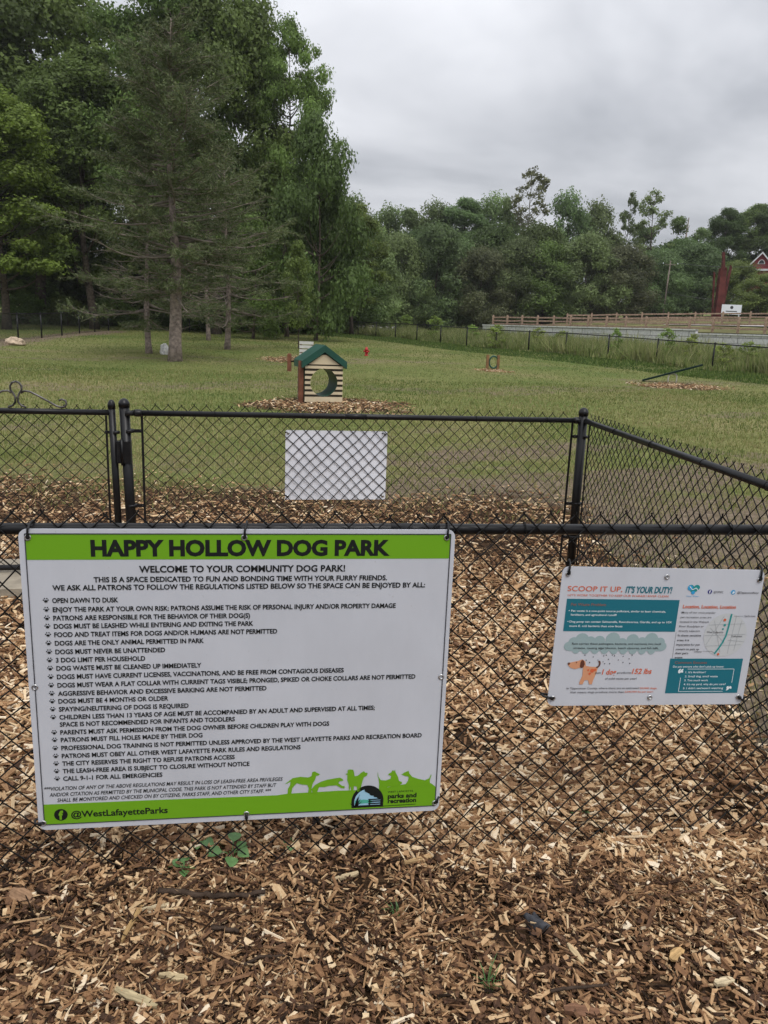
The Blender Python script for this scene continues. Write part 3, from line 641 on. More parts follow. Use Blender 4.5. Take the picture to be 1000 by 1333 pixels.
for body, a, b, v in (('Pet waste is a non-point source pollutant, similar to lawn chemicals,', .040, .338, .1375), ('fertilizers, and agricultural runoff!', .040, .183, .150), ('Dog poop can contain Salmonella, Roundworms, Giardia, and up to 10X', .039, .362, .172), ('more E. coli bacteria than cow feces', .040, .206, .186),
                      ("Do pet owners who don't pick up know:", .388, .556, .319), ("1. It's fertilizer!", .432, .499, .338), ('2. Small dog, small waste', .432, .541, .352), ('3. Too much work', .432, .511, .3655), ("4. It's my yard, why do you care?", .432, .572, .379), ("5. I didn't see/wasn't watching", .432, .566, .3925)):
    put(T, body, a, b, vv(v), .0064, y2, .010)
for v in (.1375, .172): T.flat(disc(.034, -vv(v), .0014, 8), y2)
put(T, '\u201c', .407, .424, vv(.343), .030, y2, .05); put(T, '\u201d', .577, .594, vv(.402), .030, y2, .05)
line(T, [(.437, -vv(.3275)), (.592, -vv(.3275)), (.592, -vv(.375))], .0014, y2); line(T, [(.4185, -vv(.357)), (.4185, -vv(.404)), (.566, -vv(.404))], .0014, y2)
T.build('white_lettering', M_whiteink, ss)
T = MB()
for body, a, b, v, bo in (('Rain carries these pathogens, bacteria, and nutrients into local', .055, .337, .243, .008), ('streams, causing algal blooms, beach closures, and fish kills.', .061, .332, .257, .008), ('Just', .139, .158, .3385, .006), ('produces', .210, .255, .3385, .006), ('of solid waste per year!', .173, .275, .3585, .008),
    ('In Tippecanoe County, where there are an estimated', .055, .287, .3905, .006), ('that means dogs produce more than', .068, .240, .4035, .006), ('@TCPWIC', .482, .513, .072, .008), ('@TippecanoeRiver', .559, .630, .0725, .008),
    ('Many of our most popular', .389, .499, .139, .002), ('pet recreation areas are', .388, .488, .1545, .002), ('located in the Wabash', .388, .482, .1695, .002), ('River floodplain or', .388, .468, .1845, .002), ('directly adjacent.', .388, .459, .1995, .002), ('In these sensitive', .388, .464, .2145, .016), ('areas, it is', .388, .427, .230, .016),
    ('imperative for pet', .388, .464, .245, .016), ('owners to pick up', .388, .464, .260, .016), ("their pet's", .388, .431, .2735, .016), ('waste.', .388, .416, .2875, .016), ('West Lafayette', .480, .535, .203, .0), ('Lafayette', .566, .600, .216, .0), ('Wabash River Greenway', .595, .632, .149, .0), ('Confluence', .449, .474, .268, .0)):
    put(T, body, a, b, vv(v), .0064, y3, bo)
line(T, [(.562, -vv(.150)), (.592, -vv(.150))], .0008, y3); line(T, [(.477, -vv(.267)), (.506, -vv(.267)), (.515, -vv(.272))], .0008, y3)
dr = np.random.default_rng(4)
for x_, v_ in ((.10, .281), (.127, .287), (.106, .298), (.143, .297), (.160, .283), (.168, .281), (.176, .295), (.187, .281), (.194, .283), (.166, .309), (.182, .309), (.208, .297), (.222, .285), (.224, .305), (.25, .281), (.242, .293), (.246, .308), (.118, .305), (.16, .303)): T.flat(disc(x_, -vv(v_), .0017 + .0006 * dr.random(), 7, .75), y2)
T.build('dark_lettering', M_inkgrey, ss)
d_ = MB()
body_ = [(.099, .318), (.100, .349), (.093, .371), (.094, .378), (.104, .378), (.109, .364), (.120, .364), (.125, .378), (.134, .378), (.136, .365), (.142, .345), (.146, .325), (.140, .320), (.120, .319), (.107, .316), (.104, .302), (.094, .295), (.080, .300), (.063, .304), (.051, .306), (.050, .313), (.060, .323), (.075, .327), (.088, .323)]
d_.flat([(u, -vv(v)) for u, v in body_], y2); do = d_.build('cartoon_dog', M_dogtan, ss)
d_ = MB().flat([(u, -vv(v)) for u, v in ((.092, .296), (.099, .299), (.103, .310), (.100, .320), (.093, .324), (.088, .318), (.089, .304))], y3); d_.flat(disc(.0525, -vv(.3085), .004, 8), y3); d_.flat(disc(.076, -vv(.305), .002, 8), y3)
line(d_, [(.141, -vv(.322)), (.148, -vv(.318)), (.151, -vv(.309)), (.148, -vv(.300)), (.145, -vv(.303))], .0048, y3); d_.build('ear_and_tail', M_dogear, do)
d_ = MB()
for a, v, r_ in ((.129, .332, .0065), (.138, .329, .004), (.116, .330, .003), (.122, .342, .004)): d_.flat(disc(a, -vv(v), r_, 12), y3 - r_ * .02)
d_.build('coat_spot', M_orange, do)
mp = MB().flat(disc(.5435, -vv(.2135), .0705, 40), y1).build('town_map', M_mapg, ss)
l_ = MB()
for a, v, b, q in ((.485, .18, .60, .175), (.475, .215, .61, .21), (.485, .25, .60, .245), (.50, .165, .535, .27), (.57, .15, .56, .275), (.59, .165, .58, .265), (.49, .19, .545, .24), (.53, .15, .485, .245), (.555, .23, .61, .235)): line(l_, [(a, -vv(v)), (b, -vv(q))], .0011, y2 - .0001)
l_.build('street_line', M_mapl, mp)
l_ = MB(); line(l_, [(.553, -vv(.143)), (.551, -vv(.165)), (.549, -vv(.190)), (.546, -vv(.215)), (.538, -vv(.238)), (.528, -vv(.258)), (.517, -vv(.276))], .0052, y3 + .0002); l_.flat(disc(.536, -vv(.180), .004, 10), y3 + .0001); l_.flat(disc(.532, -vv(.193), .003, 10), y3 + .0001); l_.build('river', mat('river_teal_ink', (.02, .27, .27), .4), mp)
l_ = MB().flat(disc(.5335, -vv(.163), .0046, 10), y3); l_.flat(disc(.530, -vv(.277), .005, 4), y3); l_.build('map_marker', M_orange, mp)
h_ = MB()
hp = [(16 * math.sin(t_) ** 3, 13 * math.cos(t_) - 5 * math.cos(2 * t_) - 2 * math.cos(3 * t_) - math.cos(4 * t_)) for t_ in np.linspace(0, 2 * math.pi, 40, endpoint=False)]
h_.flat([(.4165 + a * .00122, -vv(.063) + b * .00105) for a, b in hp], y1)
ho = h_.build('heart_logo', mat('sea_green_ink', (.02, .26, .26), .4), ss)
h_ = MB().flat(disc(.405, -vv(.060), .0085, 14), y2); h_.flat(disc(.416, -vv(.075), .006, 10), y2); h_.build('logo_drop', M_cyan, ho)
h_ = MB(); line(h_, [(.402, -vv(.055)), (.412, -vv(.066)), (.424, -vv(.060)), (.430, -vv(.068))], .0022, y3); h_.build('logo_swirl', M_whiteink, ho)
h_ = MB(); put(h_, 'Clean Water', .396, .437, vv(.0865), .0042, y2, 0); h_.build('logo_caption', M_cyan, ho)
fo = MB().flat(disc(.470, -vv(.072), .0070, 20), y1).build('social_icon', M_navy, ss)
f_ = MB(); put(f_, 'f', .4675, .4725, vv(.072), .0095, y2, .05); f_.build('letter_f', M_whiteink, fo)
to = MB().flat(disc(.546, -vv(.0725), .0073, 20), y1).build('social_icon', M_cyan, ss)
MB().flat([(.5415, -vv(.0755)), (.5445, -vv(.0735)), (.5445, -vv(.070)), (.548, -vv(.0695)), (.5510, -vv(.0705)), (.5495, -vv(.0745)), (.546, -vv(.0775))][::-1], y2).build('bird_mark', M_whiteink, to)
line_ = MB(); line(line_, [(.3815, -vv(.205)), (.3815, -vv(.292))], .0008, y1); line_.build('divider', M_inkgrey, ss)
for u, v in ((.017, .022), (.325, .026), (.625, .031), (.0155, .423), (.327, .423), (.622, .423)): grommet(ss, u, vv(v), .0075)
for u, v, dx_, dz_ in ((.017, .022, .003, .034), (.625, .031, .002, .036), (.0155, .423, -.030, .006), (.622, .423, .022, -.016)):
    v = vv(v)
    zip_tie(ss, [(u, .006, -v), (u, -.0075, -v), (u + dx_ * .5, -.008, -v + dz_ * .5), (u + dx_, -.004, -v + dz_), (u + dx_ * 1.15, .009, -v + dz_ * 1.15), (u + dx_, .016, -v + dz_), (u, .014, -v)], .0033)
    MB().box((u + dx_ * .15, -.008, -v + dz_ * .15), (.0085, .0065, .0085)).build('zip_tie_head', M_zip, ss)

# ---- the sheet on the middle fence, seen from behind
t2 = (math.cos(A2), math.sin(A2)); n2 = (-math.sin(A2), math.cos(A2))
bk = thing('blank_sign', 'blank white sign back showing through the diamonds of the middle fence', 'sign', (O2[0] + t2[0] * .343 + n2[0] * .027, O2[1] + t2[1] * .343 + n2[1] * .027, .488), A2)
MB().prism(rrect(0, .667, 0, .456, .012), 0, .003).build('panel', sign_mat('sign_back', (.78, .80, .86)), bk)
for u, v in ((.018, .436), (.65, .436), (.018, .022), (.65, .022)):
    zip_tie(bk, [(u, .004, v), (u - .004, -.012, v + .004), (u - .014, -.014, v + .010), (u - .02, -.004, v + .008), (u - .012, .005, v)], .003)
    MB().lathe((0, 0, 0), [(.004, -.002), (.009, -.001), (.009, .006), (.004, .007)], 12).build('grommet', M_steel, bk).matrix_local = Matrix.Translation((u, -.001, v)) @ Matrix.Rotation(-math.pi / 2, 4, 'X')

# ------------------------------------------------------------------ concrete slab under the gate
sx_, sy_ = -2.15, 4.62
cs = MB(); cs.box((0, 0, 0), (1.0, .62, .08)); o = cs.build('gate_path', mat('pale_concrete', (.30, .26, .20), .9, noise=.25, nscale=12, bump=.3, bscale=60), kind='structure'); o.location = (sx_, sy_, .0); o.rotation_euler = (0, 0, A2)

# ================================================================== BACKGROUND
# ------------------------------------------------------------------ far perimeter fences
def perimeter(name_label, pts, group=None, hgt=HF, step=3.0, z_off=0):
    """black chain link along a polyline of (px, d) points: posts, top rail, mesh"""
    W = [np.array(spot(px, d, 430)) for px, d in pts]
    o = thing('chain_link_fence', name_label, 'fence', (W[0][0], W[0][1], gz(*W[0])), 0, group)
    base = np.array([W[0][0], W[0][1], gz(*W[0])])
    rail = MB(); V = []; Fm = []; off = 0; k = 0; rem = 0.0
    for a, b in zip(W[:-1], W[1:]):
        L = np.hypot(*(b - a)); t = (b - a) / L; n = max(2, int(L / 1.5) + 1); ss_ = np.linspace(0, L, n)
        P = [(*(a + t * s_), gz(*(a + t * s_)) + hgt) for s_ in ss_]
        rail.tube(np.array(P) - base, .026, 6)
        s_ = rem
        while s_ < L:
            q = a + t * s_; z = gz(*q)
            pm = MB().tube([(0, 0, -.2), (0, 0, hgt + .03)], .038, 8); pm.lathe((0, 0, hgt + .01), [(.044, 0), (.036, .03), (.02, .055), (.001, .06)], 8)
            pm.build('post', M_black, o).location = tuple(np.array([q[0], q[1], z]) - base); s_ += step
        rem = s_ - L
        m = .085; cnt = int(L / m); w_ = .0030; nn = np.array([-t[1], t[0], 0]) * w_
        for sgn in (1, -1):
            s0 = np.arange(-int(hgt / m) , cnt) * m if sgn > 0 else np.arange(0, cnt + int(hgt / m)) * m
            s1 = s0 + sgn * hgt; z0_ = np.zeros(len(s0)); z1_ = np.full(len(s0), hgt)
            c0 = np.clip(s0, 0, L); z0_ = np.abs(c0 - s0); c1 = np.clip(s1, 0, L); z1_ = hgt - np.abs(s1 - c1)
            A_ = a + t * c0[:, None]; B_ = a + t * c1[:, None]
            pa = np.column_stack([A_, ground(A_[:, 0], A_[:, 1]) + z0_]); pb = np.column_stack([B_, ground(B_[:, 0], B_[:, 1]) + z1_])
            up = np.array([t[0], t[1], -sgn * 1.0]) / math.sqrt(2) * w_
            # three sided wire
            ring = [nn, -nn * .5 + up, -nn * .5 - up]
            for rr_ in ring: V.append(pa + rr_ - base)
            for rr_ in ring: V.append(pb + rr_ - base)
            q = len(s0); i = np.arange(q)
            for j in range(3):
                jj = (j + 1) % 3
                Fm.append(np.stack([off + j * q + i, off + jj * q + i, off + (3 + jj) * q + i, off + (3 + j) * q + i], -1))
            off += 6 * q
    rail.build('top_rail', M_black, o)
    link('wire_mesh', np_mesh('wire_mesh', np.concatenate(V), np.concatenate(Fm)), M_wire, o)
    return o
perimeter('black perimeter fence along the dark woods edge left of the pine', [(-40, 30), (24, 36), (142, 51)], 'perimeter fences of the dog run', 1.15)
perimeter('black perimeter fence running behind the pine and the small conifers', [(142, 51), (300, 58), (444, 64)], 'perimeter fences of the dog run', 1.15)
perimeter('black perimeter fence in front of the weedy bank and block wall', [(445, 64), (930, 32.4), (1120, 26.5)], 'perimeter fences of the dog run')

# ------------------------------------------------------------------ terrace, retaining wall
WA = np.array(spot(628, 80, 430)); WB = np.array(spot(1085, 53.0, 440)); wl = WB - WA; WL = float(np.hypot(*wl)); wt = wl / WL; wn = np.array([-wt[1], wt[0]])
def hill_z(l, s):
    h = 2.42 + .30 * (1 - np.exp(-s / 6)) + .068 * np.maximum(0, s - 4)
    h = h + .04 * np.maximum(0, s - 30) * 0
    h = h - .10 * np.maximum(0, -l) - .012 * np.maximum(0, -l) ** 1.5 * (s < 40)
    return h
ls = np.concatenate([-np.geomspace(40, 1, 12), np.linspace(0, 60, 31), np.geomspace(64, 220, 14)]); sss = np.concatenate([[.30], np.geomspace(.8, 220, 30)])
Lg, Sg = np.meshgrid(ls, sss); Hx = WA[0] + wt[0] * Lg + wn[0] * Sg; Hy = WA[1] + wt[1] * Lg + wn[1] * Sg; Hz = hill_z(Lg, Sg)
Hz = Hz + .06 * fbm(Hx, Hy, .08, 44) * np.clip(Sg / 4, 0, 1)
i_ = np.arange(Lg.size).reshape(Lg.shape); F = np.stack([i_[:-1, :-1], i_[:-1, 1:], i_[1:, 1:], i_[1:, :-1]], -1).reshape(-1, 4)
M_hill = mat('pale_hill_grass', (.14, .135, .058), .95, 0, .05, noise=.4, nscale=.6, bump=.4, bscale=9)
hm = np_mesh('hill', np.stack([Hx, Hy, Hz], -1).reshape(-1, 3), F, smooth=True); link('hill', hm, M_hill, kind='structure')
def hz(x, y):
    d = np.array([x, y]) - WA; l, s = d @ wt, d @ wn
    g0 = gz(x, y)
    if s < .3: return g0
    return max(g0, float(hill_z(np.array(l), np.array(s))))
def brick_mat(name, c1, c2, mortar, bw, bh, ms, rough=.9):
    m = bpy.data.materials.new(name); m.use_nodes = True; t = m.node_tree; b = t.nodes['Principled BSDF']; b.inputs['Roughness'].default_value = rough; b.inputs['Specular IOR Level'].default_value = .15
    co = t.nodes.new('ShaderNodeTexCoord'); sp = t.nodes.new('ShaderNodeSeparateXYZ'); cb = t.nodes.new('ShaderNodeCombineXYZ'); t.links.new(co.outputs['Object'], sp.inputs[0])
    t.links.new(sp.outputs[0], cb.inputs[0]); t.links.new(sp.outputs[2], cb.inputs[1])
    br = t.nodes.new('ShaderNodeTexBrick'); t.links.new(cb.outputs[0], br.inputs[0]); br.inputs['Scale'].default_value = 1; br.inputs['Brick Width'].default_value = bw; br.inputs['Row Height'].default_value = bh
    br.inputs['Mortar Size'].default_value = ms; br.inputs['Color1'].default_value = (*c1, 1); br.inputs['Color2'].default_value = (*c2, 1); br.inputs['Mortar'].default_value = (*mortar, 1)
    n = t.nodes.new('ShaderNodeTexNoise'); n.inputs['Scale'].default_value = 6; n.inputs['Detail'].default_value = 6; t.links.new(co.outputs['Object'], n.inputs['Vector'])
    mm_ = t.nodes.new('ShaderNodeMixRGB'); mm_.blend_type = 'OVERLAY'; mm_.inputs[0].default_value = .6; t.links.new(br.outputs[0], mm_.inputs[1]); t.links.new(n.outputs[0], mm_.inputs[2]); t.links.new(mm_.outputs[0], b.inputs['Base Color'])
    bp = t.nodes.new('ShaderNodeBump'); bp.inputs['Distance'].default_value = .03; t.links.new(br.outputs['Fac'], bp.inputs['Height']); bp.invert = True; t.links.new(bp.outputs[0], b.inputs['Normal'])
    return m
M_block = brick_mat('grey_concrete_blocks', (.60, .60, .61), (.50, .50, .51), (.20, .20, .20), 1.15, .42, .022)
M_cap = brick_mat('pale_coping_blocks', (.66, .66, .66), (.60, .60, .60), (.26, .26, .26), 1.15, 4, .02)
rw = thing('retaining_wall', 'long grey concrete block retaining wall behind the weedy bank', 'wall', (WA[0], WA[1], 0), math.atan2(wt[1], wt[0]))
split = WL * .70
mb = MB(); mb.box((split / 2, .15, 1.75), (split, .30, 1.62)); mb.box(((WL + split) / 2 + .002, .13, 1.50), (WL - split, .30, 1.56)); mb.build('block_face', M_block, rw)
mb = MB(); mb.box((split / 2, .13, 2.61), (split, .40, .10)); mb.box(((WL + split) / 2 + .004, .11, 2.33), (WL - split, .40, .10)); mb.build('coping', M_cap, rw)

# split rail fences on the terrace
M_rail = mat('weathered_brown_wood', (.34, .24, .175), .85, 0, .15, noise=.35, nscale=6)
M_pale = mat('pale_concrete_kerb', (.50, .48, .46), .9, noise=.15, nscale=2)
def split_rail(label, pts, group, step=2.0, zf=hz, hgt=1.1, rails=(.30, .62, .95), m=M_rail):
    W = [np.array(p) for p in pts]; base = np.array([*W[0], zf(*W[0])]); o = thing('rail_fence', label, 'fence', tuple(base), 0, group)
    r = random.Random(5)
    for a, b in zip(W[:-1], W[1:]):
        L = np.hypot(*(b - a)); n = max(1, round(L / step)); Q = [a + (b - a) * k / n for k in range(n + 1)]; an = math.atan2(*(b - a)[::-1])
        for k, q in enumerate(Q):
            if k == n and b is not W[-1]: continue
            pm = MB().box((0, 0, hgt / 2 - .05), (.15, .15, hgt + .1), Matrix.Rotation(an, 3, 'Z').to_euler(), 1.0); pm.box((0, 0, hgt + .03), (.13, .13, .06), Matrix.Rotation(an, 3, 'Z').to_euler(), .5)
            pm.build('post', m, o).location = tuple(np.array([*q, zf(*q)]) - base)
        rm = MB()
        for z in rails:
            for p, q in zip(Q[:-1], Q[1:]):
                A_ = np.array([*p, zf(*p) + z + r.uniform(-.03, .03)]) - base; B_ = np.array([*q, zf(*q) + z + r.uniform(-.03, .03)]) - base
                d = B_ - A_; ll = np.linalg.norm(d); rm.box((A_ + B_) / 2, (ll, .06, .13), Vector(d).to_track_quat('X', 'Z'))
        rm.build('rails', m, o)
    return o
def along(l, s): return WA + wt * l + wn * s
split_rail('brown three rail timber fence standing along the top of the block wall', [along(.3, 1.1), along(WL * .72, 1.1), along(WL + 3, .9)], 'timber rail fences')
split_rail('brown timber rail fence farther up the hill behind the wall fence', [along(3, 9), along(16, 16), along(40, 22)], 'timber rail fences', 2.6)
mb = MB(); n = 16; vv_ = []
for k in range(n + 1):
    l_k = 13 + 70 * k / n
    for s_k in (11.0 + .1 * k, 12.6 + .1 * k): q = along(l_k, s_k); vv_.append((q[0], q[1], hz(*q) + .09))
mb.add(vv_, [(2 * k, 2 * k + 2, 2 * k + 3, 2 * k + 1) for k in range(n)]); mb.build('road', M_pale, kind='structure')
# pale path with a grey guard rail in front of the dark woods
pa, pb = np.array(spot(395, 86, 425)), np.array(spot(512, 82, 425))
mb = MB(); n = 14
Q = [pa + (pb - pa) * k / n for k in range(n + 1)]; vv_ = []
for q in Q: vv_ += [(q[0], q[1], gz(*q) + .25), (q[0] + .2, q[1] + 5, gz(*q) + .50)]
mb.add(vv_, [(2 * k, 2 * k + 2, 2 * k + 3, 2 * k + 1) for k in range(n)]); mb.add([(v[0], v[1], v[2] - .6) for v in vv_] + vv_, [(2 * k, 2 * k + 2, 2 * n + 2 + 2 * k + 2, 2 * n + 2 + 2 * k) for k in range(n)])
mb.build('path', mat('pale_gravel_path', (.36, .35, .34), .95, noise=.2, nscale=3), kind='structure')
split_rail('low grey two rail fence beside the pale path at the wood edge', [np.array(spot(420, 88, 425)), np.array(spot(505, 84, 425))], 'timber rail fences', 2.4, lambda x, y: gz(x, y) + .35, .95, (.45, .85), mat('grey_timber', (.22, .20, .18), .9, noise=.3, nscale=5))

# ------------------------------------------------------------------ trees
def leaf_quads(c, size, r, nrm, flat=.35):
    n = len(c); u = r.normal(size=(n, 3)); u /= np.linalg.norm(u, axis=1)[:, None]
    nn = r.normal(size=(n, 3)) * .55 + nrm * 1.1 + np.array([0, 0, flat]); u = u - nn * ((u * nn).sum(1) / (nn * nn).sum(1))[:, None]; u /= np.linalg.norm(u, axis=1)[:, None]; v = np.cross(nn, u); v /= np.linalg.norm(v, axis=1)[:, None] + 1e-9
    s = size * r.uniform(.55, 1.35, n)[:, None]; a = u * s; b = v * s * .62
    P = np.stack([c - a, c + b - a * .1, c + a, c - b - a * .1], 1)
    P[:, 1] += r.normal(0, .12, (n, 3)) * s; P[:, 3] += r.normal(0, .12, (n, 3)) * s
    return P.reshape(-1, 3), np.arange(n * 4).reshape(-1, 4)
def branch(P0, P1, r0, r1, r, mb, sag=.12, n=6):
    P0 = np.array(P0); P1 = np.array(P1); L = np.linalg.norm(P1 - P0); P = []
    off_ = r.normal(0, L * .05, 3)
    for k in range(n):
        t = k / (n - 1); p = P0 + (P1 - P0) * t; p = p + off_ * math.sin(math.pi * t) + np.array([0, 0, -sag * L * math.sin(math.pi * t)]); P.append(p)
    mb.tube(P, np.linspace(r0, r1, n), 6); return P
def make_tree(seed, H, W, base, nclump, per, leaf, rtrunk, prof=(.55, .75), csize=.14, hollow=.25, trunk_lean=.0, gaps=0.0, limbs=26):
    r = np.random.default_rng(seed); mb = MB()
    zb = H * base
    ax = lambda z: np.array([trunk_lean * z + .25 * math.sin(z * .35 + seed), .2 * math.sin(z * .28 + seed * 2), z])
    zt = H * .93; zz = np.linspace(-.3, zt, 12); mb.tube([ax(max(z, 0)) + np.array([0, 0, min(z, 0)]) for z in zz], np.interp(zz, [0, .5, zb + .1, zt], [rtrunk * 1.35, rtrunk, rtrunk * .75, rtrunk * .07]), 9)
    C = []; cs = []
    lob = [(r.uniform(0, 6.28), r.uniform(.1, .95), r.uniform(.75, 1.25)) for _ in range(9)]
    while len(C) < nclump:
        t = r.random() ** .85; z = zb + (H - zb) * t; th = r.uniform(0, 6.28)
        R_ = W / 2 * (math.sin(math.pi * min(1, .06 + .94 * t) ** prof[1])) ** prof[0] * 1.0
        f = 1.0
        for la, lt, lk in lob: f += (lk - 1) * math.exp(-((math.cos(th - la) - 1) ** 2 / .3 + (t - lt) ** 2 / .05))
        rad = R_ * f * math.sqrt(hollow + (1 - hollow) * r.random()) * .93
        if gaps and math.sin(th * 3 + z * 1.7 + seed) > 1 - gaps: continue
        C.append(ax(z) + np.array([rad * math.cos(th), rad * math.sin(th), 0])); cs.append(W * csize * r.uniform(.6, 1.35))
    C = np.array(C); cs = np.array(cs)
    for k in r.permutation(nclump)[:limbs]:
        z0 = max(zb * .8, C[k][2] - np.hypot(*(C[k] - ax(C[k][2]))[:2]) * r.uniform(.5, 1.1)); z0 = min(z0, zt * .97)
        rr0 = np.interp(z0, [zb, zt], [rtrunk * .42, rtrunk * .08]); branch(ax(z0), C[k], rr0, .012, r, mb)
    pts, tint, nr = [], [], []
    for c, s in zip(C, cs):
        n = int(per * r.uniform(.6, 1.3) * (s / (W * csize)) ** 2); d = r.normal(size=(n, 3)); d /= np.linalg.norm(d, axis=1)[:, None]
        rad = s * (r.random(n) ** .33)[:, None] * (1 + .22 * np.sin(7 * d[:, :1] + s * 9) + .18 * np.sin(9 * d[:, 1:2] + 5 * d[:, 2:] + s * 5)); q = c + d * rad * np.array([1.08, 1.08, .72]) + r.normal(0, s * .05, (n, 3)); pts.append(q); nr.append(d)
        tint.append(np.clip(r.normal(.5 + r.normal(0, .13), .15, n), 0, 1))
    pts = np.concatenate(pts); V, F = leaf_quads(pts, leaf, r, np.concatenate(nr))
    return mb.mesh('trunk'), np_mesh('crown', V, F, np.concatenate(tint)), H, W
M_bark = mat('grey_brown_bark', (.085, .068, .055), .95, 0, .1, noise=.5, nscale=7, bump=.6, bscale=20)
M_palebark = mat('pale_grey_bark', (.30, .28, .25), .95, 0, .1, noise=.3, nscale=5)
M_pbark = mat('pine_bark', (.235, .19, .165), .95, 0, .1, noise=.5, nscale=9, bump=.8, bscale=16)
def leafmat(n, k, ov=.28, hue=.018, tr=.42):
    return tint_mat(n, [(0, tuple(c * .55 for c in k)), (.5, k), (1, tuple(c * 1.7 for c in k))], rough=.55, trans=tr, spec=.25, objvar=ov, hue=hue)
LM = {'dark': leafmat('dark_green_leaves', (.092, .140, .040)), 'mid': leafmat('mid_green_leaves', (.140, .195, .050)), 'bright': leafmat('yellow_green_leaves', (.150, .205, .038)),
      'far': leafmat('far_green_leaves', (.142, .200, .076)), 'dull': leafmat('dull_olive_leaves', (.135, .145, .068)), 'sap': leafmat('fresh_green_leaves', (.24, .32, .075))}
PROTO = {
 'big': make_tree(1, 20, 12, .20, 95, 800, .125, .32, csize=.105, gaps=.30, limbs=40),
 'tall': make_tree(2, 20, 9, .22, 85, 760, .125, .28, csize=.12, gaps=.35, limbs=36),
 'lacy': make_tree(9, 20, 11, .22, 105, 420, .115, .24, csize=.085, gaps=.55, hollow=.1, limbs=80),
 'round': make_tree(3, 12, 9, .10, 52, 520, .15, .2, csize=.155, gaps=.2),
 'low': make_tree(4, 12, 10, .02, 60, 520, .15, .18, prof=(.5, .6), csize=.15, gaps=.15),
 'narrow': make_tree(5, 14, 6, .12, 48, 480, .14, .17, prof=(.6, .85), csize=.17, gaps=.25),
 'bare': make_tree(6, 16, 6, .30, 90, 42, .14, .17, csize=.075, hollow=.3, gaps=.3, limbs=90),
 'open': make_tree(7, 14, 5, .25, 60, 80, .13, .16, csize=.10, hollow=.1, gaps=.5, limbs=60),
 'young': make_tree(8, 6, 3.2, .20, 50, 110, .085, .05, csize=.13, gaps=.2, limbs=40, prof=(.6, .6)),
 'sapling': make_tree(12, 2, 1.1, .06, 34, 34, .050, .012, csize=.15, prof=(.6, .7), limbs=20),
 'shrub': make_tree(10, 3, 3.6, .0, 50, 200, .075, .04, prof=(.45, .5), csize=.17, limbs=14),
}
def place_tree(proto, px, d, top, wpx, leaf, label, cat='tree', group=None, zf=None, rz=None, name='tree', bark=None, ymid=None):
    tm, cm, H, W = PROTO[proto]; x, y = spot(px, d, ymid if ymid is not None else (top + 420) / 2); zb = (zf or gz)(x, y) - .05
    h = ztop(px, top, d) - zb; wid = wpx / FPX * d
    o = thing(name, label, cat, (x, y, zb), random.uniform(0, 6.28) if rz is None else rz, group)
    o.scale = (wid / W, wid / W, h / H)
    for nm, me, m in (('trunk', tm, bark or M_bark), ('crown', cm, LM[leaf])):
        c = link(nm, me, None, o)
        if not me.materials: me.materials.append(m)
        c.material_slots[0].link = 'OBJECT'; c.material_slots[0].material = m
    return o
GW = 'trees of the dark wood on the left'
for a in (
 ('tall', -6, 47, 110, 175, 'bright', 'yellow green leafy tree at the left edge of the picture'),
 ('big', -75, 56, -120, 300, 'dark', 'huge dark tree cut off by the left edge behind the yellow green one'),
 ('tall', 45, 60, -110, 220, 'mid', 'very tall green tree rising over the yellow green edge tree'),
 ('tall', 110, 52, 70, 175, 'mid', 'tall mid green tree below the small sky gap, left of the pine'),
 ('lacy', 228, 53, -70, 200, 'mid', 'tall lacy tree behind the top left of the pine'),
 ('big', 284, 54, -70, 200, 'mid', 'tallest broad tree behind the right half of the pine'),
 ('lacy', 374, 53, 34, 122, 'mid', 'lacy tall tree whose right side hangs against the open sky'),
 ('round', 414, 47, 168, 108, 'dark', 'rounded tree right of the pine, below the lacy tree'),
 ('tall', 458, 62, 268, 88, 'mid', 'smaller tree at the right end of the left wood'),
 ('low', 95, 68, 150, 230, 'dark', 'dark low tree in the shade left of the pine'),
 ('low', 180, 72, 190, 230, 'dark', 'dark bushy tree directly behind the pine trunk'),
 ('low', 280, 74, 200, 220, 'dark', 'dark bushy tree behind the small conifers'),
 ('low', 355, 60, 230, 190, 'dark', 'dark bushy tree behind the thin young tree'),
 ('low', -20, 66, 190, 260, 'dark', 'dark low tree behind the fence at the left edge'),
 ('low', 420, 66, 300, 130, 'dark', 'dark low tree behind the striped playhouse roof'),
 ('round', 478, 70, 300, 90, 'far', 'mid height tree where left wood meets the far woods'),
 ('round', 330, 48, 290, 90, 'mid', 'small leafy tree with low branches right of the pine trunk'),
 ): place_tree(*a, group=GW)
GF = 'trees of the far woods'
hx = lambda x, y: hz(x, y)
